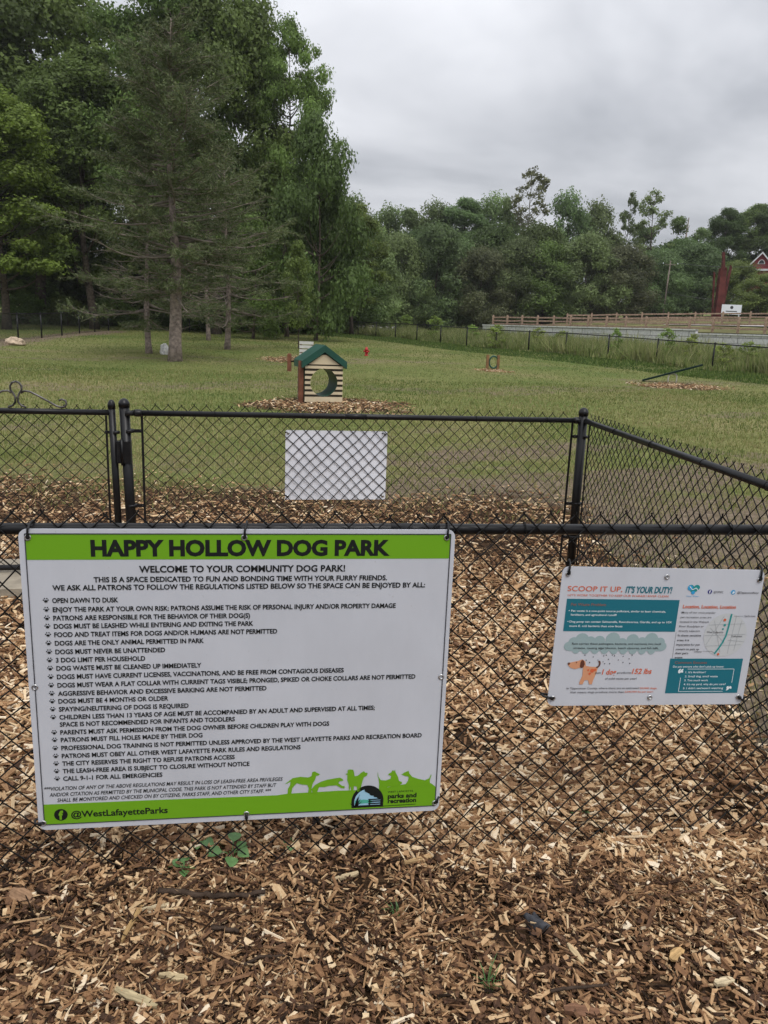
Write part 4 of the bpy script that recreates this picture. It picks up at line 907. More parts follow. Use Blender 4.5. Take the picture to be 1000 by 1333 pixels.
far = (
 ('round', 462, 96, 268, 90, 'far'), ('round', 500, 98, 280, 80, 'far'), ('narrow', 530, 100, 276, 62, 'far'), ('round', 560, 104, 274, 85, 'far'), ('tall', 600, 104, 262, 90, 'far'),
 ('round', 643, 104, 268, 85, 'far'), ('bare', 688, 102, 220, 70, 'dull'), ('round', 735, 104, 264, 80, 'far'), ('round', 775, 106, 274, 80, 'far'), ('open', 812, 108, 250, 38, 'far'), ('open', 848, 108, 247, 56, 'far'),
 ('narrow', 878, 112, 286, 46, 'dark'), ('narrow', 905, 112, 300, 42, 'far'), ('tall', 938, 118, 274, 60, 'dark'), ('tall', 975, 120, 268, 72, 'dark'), ('tall', 1015, 118, 256, 80, 'dark'), ('narrow', 835, 112, 300, 60, 'far'),
 ('low', 520, 90, 312, 78, 'far'), ('low', 568, 91, 300, 86, 'far'), ('low', 625, 90, 330, 80, 'dull'), ('low', 590, 93, 318, 80, 'far'), ('low', 672, 92, 318, 84, 'far'), ('round', 710, 92, 322, 76, 'mid'), ('low', 762, 92, 312, 90, 'far'),
 ('low', 805, 95, 326, 100, 'dull'), ('low', 857, 100, 330, 84, 'far'), ('low', 905, 104, 322, 86, 'far'), ('low', 485, 88, 330, 70, 'far'), ('low', 955, 100, 345, 70, 'mid'), ('round', 990, 92, 360, 66, 'mid'), ('low', 1040, 96, 358, 90, 'far'),
 ('low', 445, 90, 320, 80, 'dark'), ('low', 700, 97, 300, 90, 'dark'), ('low', 640, 97, 300, 90, 'dark'), ('low', 880, 108, 318, 90, 'dark'), ('low', 540, 97, 310, 90, 'dark'), ('narrow', 655, 101, 262, 30, 'far'))
kinds = {'round': 'rounded', 'low': 'bushy', 'narrow': 'slim', 'bare': 'sparse', 'open': 'lacy', 'tall': 'tall'}
hues = {'far': 'soft green', 'dark': 'dark green', 'dull': 'dull olive', 'mid': 'fresh green'}
marks = [(470, 'beside the left wood'), (545, 'above the pale path'), (600, 'above the light grass lip'), (650, 'at the timber fence left end'), (715, 'behind the timber fence left part'), (790, 'behind the timber fence middle'), (850, 'left of the utility pole'), (905, 'between utility pole and red sculpture'), (945, 'behind the red sculpture'), (985, 'in front of the red gabled house'), (2000, 'at the right edge of the picture')]
seen = {}
for proto, px, d, top, wpx, leaf in sorted(far, key=lambda q: q[1]):
    where = next(t for lim, t in marks if px <= lim); row = 'in the front row' if d < 97 else 'on the skyline' if top < 290 else 'in the second row'
    lab = f'{hues[leaf]} {kinds[proto]} tree {row} {where}'
    n = seen.get(lab, 0); seen[lab] = n + 1
    if n: lab = lab.replace(' tree ', ' tree, rightward one, ') if n == 1 else lab.replace(' tree ', ' tree, rightmost one, ')
    place_tree(proto, px, d, top, wpx, leaf, lab, group=GF, zf=hx, bark=M_palebark if proto == 'bare' else None)

# ---- conifers
def make_pine(seed, H, W, base, whorls, nb, needles, nl, rtrunk, dead=.3):
    r = np.random.default_rng(seed); mb = MB(); tw = MB(); zz = np.linspace(-.2, H, 14)
    ax = lambda z: np.array([.06 * math.sin(z * .7), .05 * math.sin(z * .9 + 1), z])
    mb.tube([ax(z) for z in zz], np.interp(zz, [0, .25, H * .25, H * .5, H], [rtrunk * 1.3, rtrunk, rtrunk * .82, rtrunk * .42, .02]), 12)
    pts = []; dirs = []
    for k in range(whorls):
        t = k / (whorls - 1); z = H * base + (H * .985 - H * base) * t + r.normal(0, .10)
        Lm = W / 2 * (1.0 - t) ** .62 * (.60 + .40 * min(1, t / .16)) + .15
        for j in range(nb):
            th = j * 6.283 / nb + k * 2.4 + r.normal(0, .25); L = Lm * r.uniform(.45, 1.15) * (1 + .18 * math.sin(th * 2 + k * .35)); up = np.interp(t, [0, .3, 1], [-.10, .12, .75]) + r.normal(0, .10)
            if r.random() < .05: continue
            P0_ = ax(z + r.normal(0, .22)); D = np.array([math.cos(th), math.sin(th), up]); P1_ = P0_ + D * L
            P = branch(P0_, P1_, .011 + .011 * L, .006, r, tw, .07 if t < .5 else -.02, 6); P = np.array(P)
            isdead = r.random() < dead * max(.10, 1 - t * 1.9)
            nt_ = int(3 + L * 7)
            for q in range(nt_):
                f = r.uniform(.22, 1.0); p = P[min(5, int(f * 5))] * (1 - (f * 5 % 1)) + P[min(5, int(f * 5) + 1)] * (f * 5 % 1)
                a2 = th + r.choice([-1, 1]) * r.uniform(.4, 1.2); tl = r.uniform(.25, .65) * (L / Lm) * min(1, .4 + L / 2.5); e = p + np.array([math.cos(a2) * tl, math.sin(a2) * tl, r.normal(.05, .14) * tl * 2])
                tw.tube([p, (p + e) / 2 + r.normal(0, .03, 3), e], [.007, .005, .003], 3, False)
                if not isdead:
                    m_ = max(1, int(needles * tl / .45)); s = r.uniform(.25, 1.05, m_)[:, None]; pts.append(p + (e - p) * s + r.normal(0, .05, (m_, 3))); dirs.append(np.repeat((e - p)[None] / tl, m_, 0))
    pts = np.concatenate(pts); dirs = np.concatenate(dirs); n = len(pts)
    d = dirs * .5 + r.normal(0, .75, (n, 3)); d /= np.linalg.norm(d, axis=1)[:, None]; s = np.cross(d, r.normal(size=(n, 3))); s /= np.linalg.norm(s, axis=1)[:, None]
    l = nl * r.uniform(.6, 1.2, n)[:, None]; V = np.stack([pts - s * l * .085, pts + s * l * .085, pts + d * l], 1).reshape(-1, 3)
    return mb.mesh('trunk'), tw.mesh('branches'), np_mesh('crown', V, np.arange(n * 3).reshape(-1, 3), np.clip(r.normal(.5, .22, n), 0, 1)), H, W
M_needle = tint_mat('grey_green_needles', [(0, (.055, .078, .028)), (.5, (.100, .132, .050)), (1, (.175, .195, .085))], rough=.6, trans=.1, spec=.2, objvar=.12)
M_twig = mat('grey_dead_twigs', (.20, .170, .140), .95, 0, .1, noise=.4, nscale=3)
PN = make_pine(3, 11, 6.2, .21, 31, 7, 30, .17, .205, .60); PS = make_pine(5, 8, 5.2, .16, 17, 6, 18, .18, .11, .40)
def place_pine(P, px, d, basey, top, wpx, label, group=None):
    tm, bm_, cm, H, W = P; x, y = spot(px, d, basey); zb = gz(x, y) - .05; h = ztop(px, top, d) - zb; wid = wpx / FPX * d
    o = thing('pine_tree', label, 'tree', (x, y, zb), random.uniform(0, 6), group); o.scale = (wid / W, wid / W, h / H)
    link('trunk', tm, M_pbark, o); link('branches', bm_, M_twig, o); link('crown', cm, M_needle, o); return o
place_pine(PN, 229, 25.5, 467, 24, 245, 'big grey green pine with a bare flaky trunk standing alone on the lawn', 'pines on the lawn')
place_pine(PS, 195, 29.5, 458, 190, 190, 'small conifer with a thin trunk just left of the big pine', 'pines on the lawn')
place_pine(PS, 296, 34.5, 452, 200, 175, 'small conifer with a thick short trunk right of the big pine', 'pines on the lawn')
place_pine(PS, 271, 41, 444, 215, 130, 'conifer farthest back between the big pine and its right neighbour', 'pines on the lawn')
place_tree('young', 390, 36.6, 318, 46, 'mid', 'thin young tree with loose leaves directly behind the striped playhouse', ymid=440, bark=M_bark)
# shrubs along the wood edge
for px, d, top, wpx, leaf, lab in ((20, 58, 385, 70, 'mid', 'green shrub behind the perimeter fence at the left edge'), (85, 60, 388, 70, 'mid', 'green shrub behind the fence below the tall dark tree'), (150, 63, 388, 80, 'mid', 'green shrub behind the fence corner'),
    (330, 62, 385, 80, 'mid', 'green shrub behind the fence right of the conifers'), (375, 64, 388, 60, 'sap', 'light green shrub behind the young tree trunk'), (428, 66, 398, 46, 'sap', 'light green shrub behind the playhouse ridge'), (240, 60, 380, 90, 'dark', 'dark shrub behind the pine trunk'), (50, 66, 372, 80, 'dark', 'dark tall shrub deep in the left wood'), (115, 68, 372, 80, 'dark', 'dark tall shrub deep in the wood left of the pine')):
    place_tree('shrub', px, d, top, wpx, leaf, lab, 'shrub', 'shrubs at the wood edge', name='shrub')
# saplings and weeds beyond the fence
for px, d, top, wpx, lab in ((566, 56, 413, 24, 'pale green sapling above the fence right of the hydrant'), (503, 72, 409, 22, 'pale sapling beside the grey path'), (527, 76, 411, 20, 'pale sapling in front of the dark woods'), (470, 68, 416, 20, 'small pale shrub in front of the path'),
    (650, 45, 424, 26, 'leafy sapling behind the hoop jump'), (700, 47, 428, 24, 'leafy sapling below the left block wall'), (735, 44, 432, 30, 'wide leafy sapling below the block wall'), (800, 41, 428, 20, 'slim sapling in front of the block wall middle'), (868, 38, 428, 26, 'tall leafy sapling left of the wall step'), (906, 36, 436, 24, 'leafy sapling below the wall step'), (975, 35, 446, 36, 'broad leafy weed at the right edge'), (945, 34, 448, 30, 'round weed near the right end of the fence'), (612, 52, 424, 20, 'low pale weed left of the hoop jump')):
    place_tree('sapling', px, d, top - 2, wpx * .95, 'sap', lab, 'sapling', 'saplings on the weedy bank', name='sapling', ymid=440)

# tall weeds of the bank
def bank(n, seed):
    r = np.random.default_rng(seed); t = r.random(n); A_ = np.array(spot(432, 66, 430)); B_ = np.array(spot(1120, 26.8, 430)); q = A_ + (B_ - A_) * t[:, None]
    nn = np.array([-(B_ - A_)[1], (B_ - A_)[0]]); nn /= np.hypot(*nn); o = np.where(r.random(n) < .3, r.uniform(-3.4, .3, n), r.uniform(0, 12.5, n))
    q = q + nn * o[:, None]; x, y = q[:, 0], q[:, 1]; cl = np.clip(.5 + .9 * fbm(x, y, .18, 50), .1, 1.3)
    h = np.where(o < 0, .10, .75) * cl * r.uniform(.5, 1.3, n) + .05; wd = .030 * r.uniform(.6, 1.3, n) * np.where(o < 0, .8, 1.2); a = r.uniform(0, 6.28, n); la = r.uniform(0, 6.28, n); ln = r.normal(0, .4, n)
    dd = (q - WA) @ wn; k = dd < -.2; x, y, h, wd, a, la, ln, o, cl = [v[k] for v in (x, y, h, wd, a, la, ln, o, cl)]; n = len(x)
    b = np.stack([x, y, ground(x, y) - .03], -1); e = np.stack([np.cos(a) * wd, np.sin(a) * wd, 0 * a], -1); tip = b + np.stack([np.cos(la) * h * ln, np.sin(la) * h * ln, h], -1)
    return np.stack([b - e, b + e, tip], 1).reshape(-1, 3), np.arange(n * 3).reshape(-1, 3), np.clip(r.normal(.42, .2, n) + np.where(o < 0, -.20, .36) + .2 * (cl - .7), 0, 1)
V, F, t = bank(110000, 71)
link('tall_weeds', np_mesh('tall_weeds', V, F, t), tint_mat('bank_weeds', [(0, (.045, .085, .020)), (.35, (.11, .165, .042)), (.7, (.22, .275, .085)), (1, (.36, .36, .17))], rough=.7, trans=.25, spec=.1), kind='stuff', label='unmown weeds and tall grass on the bank along the far fence', cat='grass')

# ------------------------------------------------------------------ striped playhouse
r_ = ray(416, 512); hy_ = 15.9; hx_ = r_[0] * hy_ / r_[1]; H0 = gz(hx_, hy_)
M_tan = mat('tan_plastic_siding', (.60, .50, .34), .55, noise=.1, nscale=6); M_gap = mat('brown_siding_groove', (.045, .038, .026), .8); M_grn = mat('dark_green_plastic', (.010, .065, .045), .45, 0, .4, noise=.12, nscale=5); M_brown = mat('red_brown_post', (.17, .065, .035), .7, noise=.3, nscale=9)
ph = thing('dog_playhouse', 'tan and brown striped dog playhouse with round tunnel and green gable roof', 'playhouse', (hx_, hy_, H0), R(17)); ph.scale = (.95, .95, .95)
Wd, Dp, EH, AH, HR, HZ = .80, .82, .74, 1.02, .285, .40
def wall_with_hole(y0, y1_, mb, x0, x1, z0, z1, cx, cz, r):
    """one board x0..x1, z0..z1 cut by the round hole"""
    n = 10
    def half(zv): return math.sqrt(max(0, r * r - (zv - cz) ** 2))
    zs = np.linspace(z0, z1, n)
    if all(half(z) == 0 for z in zs): mb.box(((x0 + x1) / 2, (y0 + y1_) / 2, (z0 + z1) / 2), (x1 - x0, abs(y1_ - y0), z1 - z0)); return
    L_ = [(x0, z0)] + [(cx - half(z), z) for z in zs] + [(x0, z1)]; R__ = [(x1, z1)] + [(cx + half(z), z) for z in zs[::-1]] + [(x1, z0)]
    mb.prism(L_, y0, y1_); mb.prism(R__, y0, y1_)
for yy, sg in ((-Dp / 2, -1), (Dp / 2, 1)):
    front = MB(); groove = MB(); nb_ = 7; bh = EH / nb_
    for k in range(nb_): wall_with_hole(yy + sg * .022, yy, front, -Wd / 2, Wd / 2, k * bh + (.050 if k else 0), (k + 1) * bh, 0, HZ, HR)
    front.prism([(-Wd / 2 + .075, EH + .03), (Wd / 2 - .075, EH + .03), (.045, AH - .055), (-.045, AH - .055)] if sg < 0 else [(-Wd / 2 + .075, EH + .03), (Wd / 2 - .075, EH + .03), (.045, AH - .055), (-.045, AH - .055)], yy + sg * .022, yy)
    for k in range(nb_): wall_with_hole(yy - sg * .002, yy - sg * .016, groove, -Wd / 2 + .003, Wd / 2 - .003, k * bh, (k + 1) * bh, 0, HZ, HR + .001)
    groove.prism([(-Wd / 2 + .01, EH + .001), (Wd / 2 - .01, EH + .001), (.02, AH - .04), (-.02, AH - .04)], yy - sg * .002, yy - sg * .016)
    front.build('siding', M_tan, ph); groove.build('groove_panel', M_gap, ph)

sw = MB(); sw.box((-Wd / 2 + .012, 0, EH / 2), (.022, Dp - .04, EH)); sw.build('side_wall', M_grn, ph); sw = MB(); sw.box((Wd / 2 - .012, 0, EH / 2), (.022, Dp - .04, EH)); sw.build('side_wall', M_grn, ph)
tn = MB(); nseg = 36; an = np.arange(nseg) * 2 * math.pi / nseg; V = []
for yy in np.linspace(-Dp / 2 + .002, Dp / 2 - .002, 9):
    for rr_ in (HR + .004, HR + .016): V += [(rr_ * math.cos(a), yy, HZ + rr_ * math.sin(a)) for a in an]
F = []
for i in range(8):
    for j in range(nseg):
        q = i * 2 * nseg; jj = (j + 1) % nseg; F.append((q + j, q + jj, q + 2 * nseg + jj, q + 2 * nseg + j)); F.append((q + nseg + j, q + 3 * nseg + j, q + 3 * nseg + jj, q + nseg + jj))
tn.add(V, F, True); tn.build('tunnel', M_grn, ph)
rf = MB(); ov = .07; ang = math.atan2(AH - EH, Wd / 2); th_ = .145
for sg in (-1, 1):
    xe = sg * (Wd / 2 + ov); ze = AH - (Wd / 2 + ov) * math.tan(ang)
    rf.prism([(0, AH), (xe, ze), (xe, ze + th_), (0, AH + th_)][:: (1 if sg > 0 else -1)], -Dp / 2 - .07, Dp / 2 + .07)
rf.build('roof', M_grn, ph)
pm = MB(); pm.box((-Wd / 2 - .065, -Dp / 2 + .10, .40), (.10, .10, .86)); pm.build('corner_post', M_brown, ph)

def at_ground(px, py):
    """where the line of sight through (px, py) meets the lawn"""
    r = ray(px, py); lo, hi = .4, 140.0
    for _ in range(60):
        m = (lo + hi) / 2; k = m / r[1]
        if EYE + r[2] * k > gz(r[0] * k, m): lo = m
        else: hi = m
    return r[0] * lo / r[1], lo, gz(r[0] * lo / r[1], lo)
# brown post hurdle beside / behind the playhouse
x, y, z = at_ground(381, 483)
hd = thing('bar_hurdle', 'low red brown hurdle posts just left of the playhouse', 'hurdle', (x, y, z), R(-10))
for s in (-.10, .55):
    pm = MB().box((s, 0, .22), (.10, .10, .52)); pm.box((s, 0, .49), (.09, .09, .03), None, .6); pm.build('post', M_brown, hd)
MB().tube([(-.06, 0, .28), (.51, 0, .28)], .022, 10).build('bar', M_black, hd)
# white slatted board behind the playhouse
x, y, z = at_ground(399, 462)
sb_ = thing('slatted_platform', 'pale slatted board standing behind the playhouse roof', 'platform', (x, y, z), R(-6)); hh = ztop(399, 444, y) - z
M_slat = mat('pale_slats', (.62, .62, .60), .7, noise=.1, nscale=5)
mb = MB()
for k in range(4): mb.box((0, -.02, hh - .07 - k * .155), (.56, .03, .115))
mb.build('slats', M_slat, sb_)
for s in (-.22, .22): MB().box((s, .015, hh / 2 - .03), (.07, .035, hh)).build('leg', M_brown, sb_)
# red toy hydrant
x, y, z = at_ground(477, 463); k = (ztop(477, 451.5, y) - z) / .62
hy = thing('fire_hydrant', 'small red fire hydrant on the lawn right of the playhouse', 'hydrant', (x, y, z - .01), R(20)); hy.scale = (k, k, k)
M_red = mat('red_hydrant_paint', (.42, .018, .022), .45, 0, .4, noise=.15, nscale=12)
MB().lathe((0, 0, 0), [(.15, 0), (.15, .05), (.105, .06), (.10, .42), (.135, .43), (.135, .47), (.11, .48), (.10, .54), (.06, .60), (.035, .61), (.035, .64), (.001, .645)], 20).build('body', M_red, hy)
for sg in (-1, 1):
    o = MB().lathe((0, 0, 0), [(.055, 0), (.055, .07), (.068, .07), (.068, .11), (.03, .115), (.03, .14), (.001, .142)], 14).build('side_outlet', M_red, hy); o.location = (sg * .09, 0, .33); o.rotation_euler = (0, sg * math.pi / 2, 0)
o = MB().lathe((0, 0, 0), [(.07, 0), (.07, .06), (.085, .06), (.085, .10), (.035, .105), (.035, .13), (.001, .132)], 14).build('front_outlet', M_red, hy); o.location = (0, -.09, .27); o.rotation_euler = (math.pi / 2, 0, 0)
# hoop jump
x, y, z = at_ground(641, 481); s_ = 14 / FPX * y
hj = thing('hoop_jump', 'dog hoop jump of two brown posts with a dark green ring', 'agility hoop', (x, y, z), R(8))
for sg in (-1, 1):
    pm = MB().box((sg * s_ / 2, 0, .22), (.085, .085, .54)); pm.build('post', mat('golden_brown_post', (.20, .11, .05), .75, noise=.3, nscale=8) if sg < 0 else bpy.data.materials['golden_brown_post'], hj)
an = np.linspace(0, 2 * math.pi, 25); MB().tube([(.03 + .155 * math.cos(a), 0, .25 + .20 * math.sin(a)) for a in an], .028, 8, False).build('ring', M_grn, hj)
# ramp plank with white arch
x, y, z = at_ground(836, 496); x2, y2_, z2 = at_ground(872, 497)
rp = thing('agility_ramp', 'dark green see-saw plank tipped up on the lawn near the right fence', 'see-saw', (x2, y2_, z2), 0)
hx2 = spot(915, y2_ - .4, 474); E0 = Vector((x - x2, y - y2_, z - z2 + .02)); E1 = Vector((hx2[0] - x2, -.4, ztop(915, 475, y2_ - .4) - z2)); dv = E1 - E0
mb = MB(); mb.box((E0 + E1) / 2, (dv.length, .28, .05), dv.to_track_quat('X', 'Z')); mb.build('plank', mat('dark_ramp_deck', (.006, .020, .014), .8, 0, .1), rp)
an = np.linspace(0, math.pi, 14); mb = MB().tube([(.13, -.20, -.1)] + [(.0 + .13 * math.cos(a), -.20, .16 + .10 * math.sin(a)) for a in an] + [(-.13, -.20, -.1)], .02, 8); mb.build('arch_support', mat('white_pipe', (.62, .60, .55), .5), rp)
# boulders
def rock(name, label, px, py, wpx, hpx, col, seed):
    x, y, z = at_ground(px, py); k = y / FPX; bm = bpy.data.meshes.new('b'); import bmesh
    b = bmesh.new(); bmesh.ops.create_icosphere(b, subdivisions=4, radius=1); r = np.random.default_rng(seed); ph_ = r.uniform(0, 6, 12)
    for v in b.verts:
        p = v.co; n = .12 * math.sin(3 * p.x + ph_[0]) + .10 * math.sin(4 * p.y + ph_[1] + p.z * 2) + .07 * math.sin(7 * p.z + ph_[2] + 3 * p.x) + .035 * math.sin(13 * p.x + ph_[3] + 9 * p.y) + .02 * math.sin(23 * p.z + 17 * p.y + ph_[4])
        v.co = p * (1 + n)
        if v.co.z < -.4: v.co.z = -.4
    b.to_mesh(bm); b.free(); bm.name = name; bm.polygons.foreach_set('use_smooth', [True] * len(bm.polygons))
    o = link(name, bm, mat(name + '_stone', col, .95, 0, .1, noise=.45, nscale=3, bump=.8, bscale=8), None, label=label, cat='boulder', group='boulders on the lawn'); o.scale = (wpx * k / 2, wpx * k / 2 * .8, hpx * k / 1.35); o.location = (x, y, z + .34 * hpx * k / 1.35)
rock('boulder', 'flat tan boulder on the lawn at the left edge', 20, 449, 25, 9, (.42, .33, .24), 1)
rock('boulder', 'pale grey boulder beside the foot of the big pine', 215, 461, 13, 13, (.62, .61, .59), 2)

# ------------------------------------------------------------------ up the hill: sculpture, board, poles, house
def on_hill(px, d, py): x, y = spot(px, d, py); return x, y, hz(x, y)
M_rustred = mat('rust_red_steel', (.105, .026, .022), .75, .2, .25, noise=.55, nscale=1.6, bump=.5, bscale=6)
x, y, z = on_hill(934, 84, 412); u = 84 / FPX; zt_ = ztop(941, 327, 84) - z
sc = thing('red_sculpture', 'tall jagged rust red steel sculpture rising behind the timber fence', 'sculpture', (x, y, z - .1), 0)
def slab(pts, y0, y1, name, m=M_rustred): mb = MB(); mb.prism([((a - 934 - 11.0 * b) * u, b * zt_) for a, b in pts][::-1], y0, y1); return mb.build(name, m, sc)
slab([(929.5, 0), (939.5, 0), (944.5, .76), (943.3, .79), (940.5, .74), (937.5, .77)], -.45, .25, 'main_slab')
slab([(938.5, .70), (943.5, .72), (943, .90), (943.2, 1.0), (940.2, 1.0), (940.5, .88)], -.25, .05, 'spire')
slab([(938.5, 0), (941, 0), (950, .55), (954.5, .80), (953, .83), (948.6, .62)], .26, .55, 'leaning_slab')
slab([(927.2, .05), (928.2, .05), (931.3, .70), (930, .72)], -.2, .1, 'thin_blade')
x, y, z = on_hill(951, 82, 412); bw_ = 24 * 82 / FPX; top_ = ztop(951, 396.5, 82) - z
bd = thing('notice_board', 'white angled notice board on two legs beside the red sculpture', 'sign', (x, y, z), R(-6))
MB().prism(rrect(-bw_ / 2, bw_ / 2, top_ - 12 * 82 / FPX, top_, .03), -.05, .0).build('panel', mat('white_board', (.72, .75, .80), .5), bd)
mb = MB(); mb.flat(disc(0, top_ - .28, .16, 16), -.054); mb.build('emblem', M_inkgrey, bd); mb = MB(); line(mb, [(-.55, top_ - .66), (.55, top_ - .66)], .09, -.054); mb.build('caption_line', M_inkgrey, bd)
for s in (-.42, .42):
    MB().box((s * bw_, .05, top_ / 2 - .05), (.10, .08, top_)).build('leg', M_whiteink, bd); MB().tube([(s * bw_, .06, top_ * .9), (s * bw_ + .25, 1.0, -.05)], .045, 6).build('brace', M_whiteink, bd)
M_pole = mat('grey_pole_wood', (.20, .17, .14), .9, 0, .1, noise=.3, nscale=2)
x, y, z = on_hill(864, 96, 400); h_ = ztop(873, 338, 96) - z; lean = .03
up_ = thing('utility_pole', 'leaning grey utility pole with a crossarm in front of the far woods', 'utility pole', (x, y, z - .1), 0)
MB().tube([(0, 0, 0), (lean * h_, 0, h_)], [.11, .07], 10).build('pole', M_pole, up_); MB().box((lean * h_ * .93, -.14, h_ * .93), (1.3, .06, .07)).build('crossarm', M_pole, up_)
for s in (-.85, .85): MB().lathe((lean * h_ * .93 + s, -.14, h_ * .93 + .06), [(.05, 0), (.06, .06), (.03, .14), (.001, .15)], 8).build('insulator', M_whiteink, up_)
x3, y3_, z3 = on_hill(916, 100, 400); h3 = ztop(918, 388, 100) - z3
p2 = thing('utility_pole', 'short thin bare pole just left of the red sculpture', 'utility pole', (x3, y3_, z3 - .1), 0); MB().tube([(0, 0, 0), (.05, 0, h3)], .07, 8).build('pole', M_pole, p2)
x4, y4_, z4 = on_hill(888, 118, 340); h4 = ztop(888, 282, 118) - z4
p3 = thing('dead_snag', 'bare grey dead tree tip above the far woods', 'dead tree', (x4, y4_, z4 - .1), 0); MB().tube([(0, 0, 0), (.1, 0, h4 * .7), (.25, 0, h4)], [.2, .15, .07], 8).build('trunk', M_pole, p3); MB().tube([(.12, 0, h4 * .86), (.5, 0, h4 * .93)], [.06, .03], 6).build('limb', M_pole, p3)
def wire(label, A_, B_, sag, r=.022):
    P = [Vector(A_).lerp(Vector(B_), t) - Vector((0, 0, sag * 4 * t * (1 - t))) for t in np.linspace(0, 1, 24)]; o = MB().tube([tuple(p - Vector(A_)) for p in P], r, 5).build('power_line', mat('grey_cable', (.09, .10, .09), .6) if 'grey_cable' not in bpy.data.materials else bpy.data.materials['grey_cable'], None, label=label, cat='cable', group='power lines'); o.location = A_
pt = Vector((x + lean * h_ * .93, y, z + h_ * .93))
wire('upper power line running right from the leaning utility pole', pt + Vector((.85, -.14, .1)), (*spot(1060, 92, 340), ztop(1060, 338, 92)), .6)
wire('low power line sagging from mid pole past the red sculpture', pt + Vector((-.1, -.2, -3.2)), (*spot(1060, 90, 380), ztop(1060, 382, 90)), .9)
wire('upper power line running left from the leaning utility pole', pt + Vector((-.85, -.14, .1)), (*spot(700, 108, 350), ztop(700, 352, 108)), .8)
# house with red gable
x, y = spot(991, 100, 345); z = hz(x, y); u = 100 / FPX; ap_ = ztop(991, 330, 100) - z; ev = ztop(991, 350, 100) - z; hw_ = 16 * u
hs = thing('gabled_house', 'house with a red gable and white trim showing at the right edge', 'house', (x, y, z), R(-25))
MB().prism([(-hw_, 0), (hw_, 0), (hw_, ev), (0, ap_), (-hw_, ev)], 0, 9).build('wall', mat('red_siding', (.27, .05, .06), .8, noise=.1, nscale=2), hs)
M_trim = mat('white_house_trim', (.66, .66, .66), .6); mb = MB(); rf2 = MB()
for sg in (-1, 1):
    q = .20; tl = (ap_ - ev) / hw_
    mb.prism([(0, ap_ - .02), (sg * (hw_ + .35), ev - .35 * tl - .02), (sg * (hw_ + .35), ev - .35 * tl + .20), (0, ap_ + .20)][:: sg], -.35, -.22); rf2.prism([(0, ap_ + .03), (sg * (hw_ + .4), ev - .4 * tl + .03), (sg * (hw_ + .4), ev - .4 * tl + .22), (0, ap_ + .22)][:: sg], -.21, 9.3)
mb.build('gable_trim', M_trim, hs); rf2.build('roof', mat('grey_shingle', (.10, .10, .11), .9, noise=.2, nscale=3), hs)
wn_ = MB().prism([(.4 * math.cos(a), ev + .55 + .55 * math.sin(a)) for a in np.linspace(math.pi, 0, 12)], -.06, .02).build('window_frame', M_trim, hs); MB().prism([(.3 * math.cos(a), ev + .60 + .42 * math.sin(a)) for a in np.linspace(math.pi, 0, 12)], -.075, -.061).build('pane', mat('dark_window', (.03, .035, .04), .1, 0, .5), wn_)
MB().box((-hw_ - .05, -.12, ev / 2), (.25, .25, ev)).build('corner_trim', M_trim, hs); MB().box((0, -.1, ev - .12), (2 * hw_, .16, .22)).build('cornice', M_trim, hs)

# ------------------------------------------------------------------ small things on the chips
def weed(label, px, py, n, size, seed, colr='weed', up=.5):
    x, y, _ = at_ground(px, py); z = float(zg(np.array([x]), np.array([y]))[0]) + .012; r = np.random.default_rng(seed); o = thing('weed', label, 'weed', (x, y, z), 0, 'weeds growing through the chips')
    lm = MB(); st = MB()
    for k in range(n):
        a = k * 2.4 + r.normal(0, .3); L = size * r.uniform(.6, 1.1); e = up * r.uniform(.5, 1.5); tip0 = np.array([math.cos(a) * L * .45, math.sin(a) * L * .45, L * e]); st.tube([(0, 0, -.02), tip0 * .5 + np.array([0, 0, .01]), tip0], .0016, 5)
        d = np.array([math.cos(a), math.sin(a), .25 + r.normal(0, .2)]); sd_ = np.array([-math.sin(a), math.cos(a), r.normal(0, .25)]); up_v = np.cross(d, sd_)
        rows = [(0, .05), (.2, .30), (.45, .40), (.7, .30), (.88, .14), (1.0, .01)]; V = []
        for t, wd in rows:
            c = tip0 + d * L * .75 * t - np.array([0, 0, .25 * L * t * t]); w2 = wd * L * .95; V += [c - sd_ * w2 + up_v * w2 * .25, c, c + sd_ * w2 + up_v * w2 * .25]
        lm.add(V, [(3 * i + j, 3 * i + j + 1, 3 * i + j + 4, 3 * i + j + 3) for i in range(5) for j in (0, 1)], True)
    lm.build('leaves', M_weed, o); st.build('stem', M_weed, o)
M_weed = mat('weed_leaf', (.075, .155, .045), .5, 0, .35, noise=.3, nscale=40)
weed('broad leaved weed under the middle of the rules sign', 302, 1118, 7, .062, 3)
weed('small crinkled dark green weed below the rules sign', 239, 1136, 11, .036, 4, up=.3)
weed('thin weed behind the mesh below the rules sign', 258, 1106, 6, .045, 5)
weed('little sprig at the fence foot below the right bottom corner of the rules sign', 378, 1104, 6, .03, 6)
weed('pale sprig behind the mesh below the pet waste sign', 752, 1066, 5, .034, 7)
weed('tiny low sprig at the fence foot below the pet waste sign', 790, 1092, 5, .025, 8)
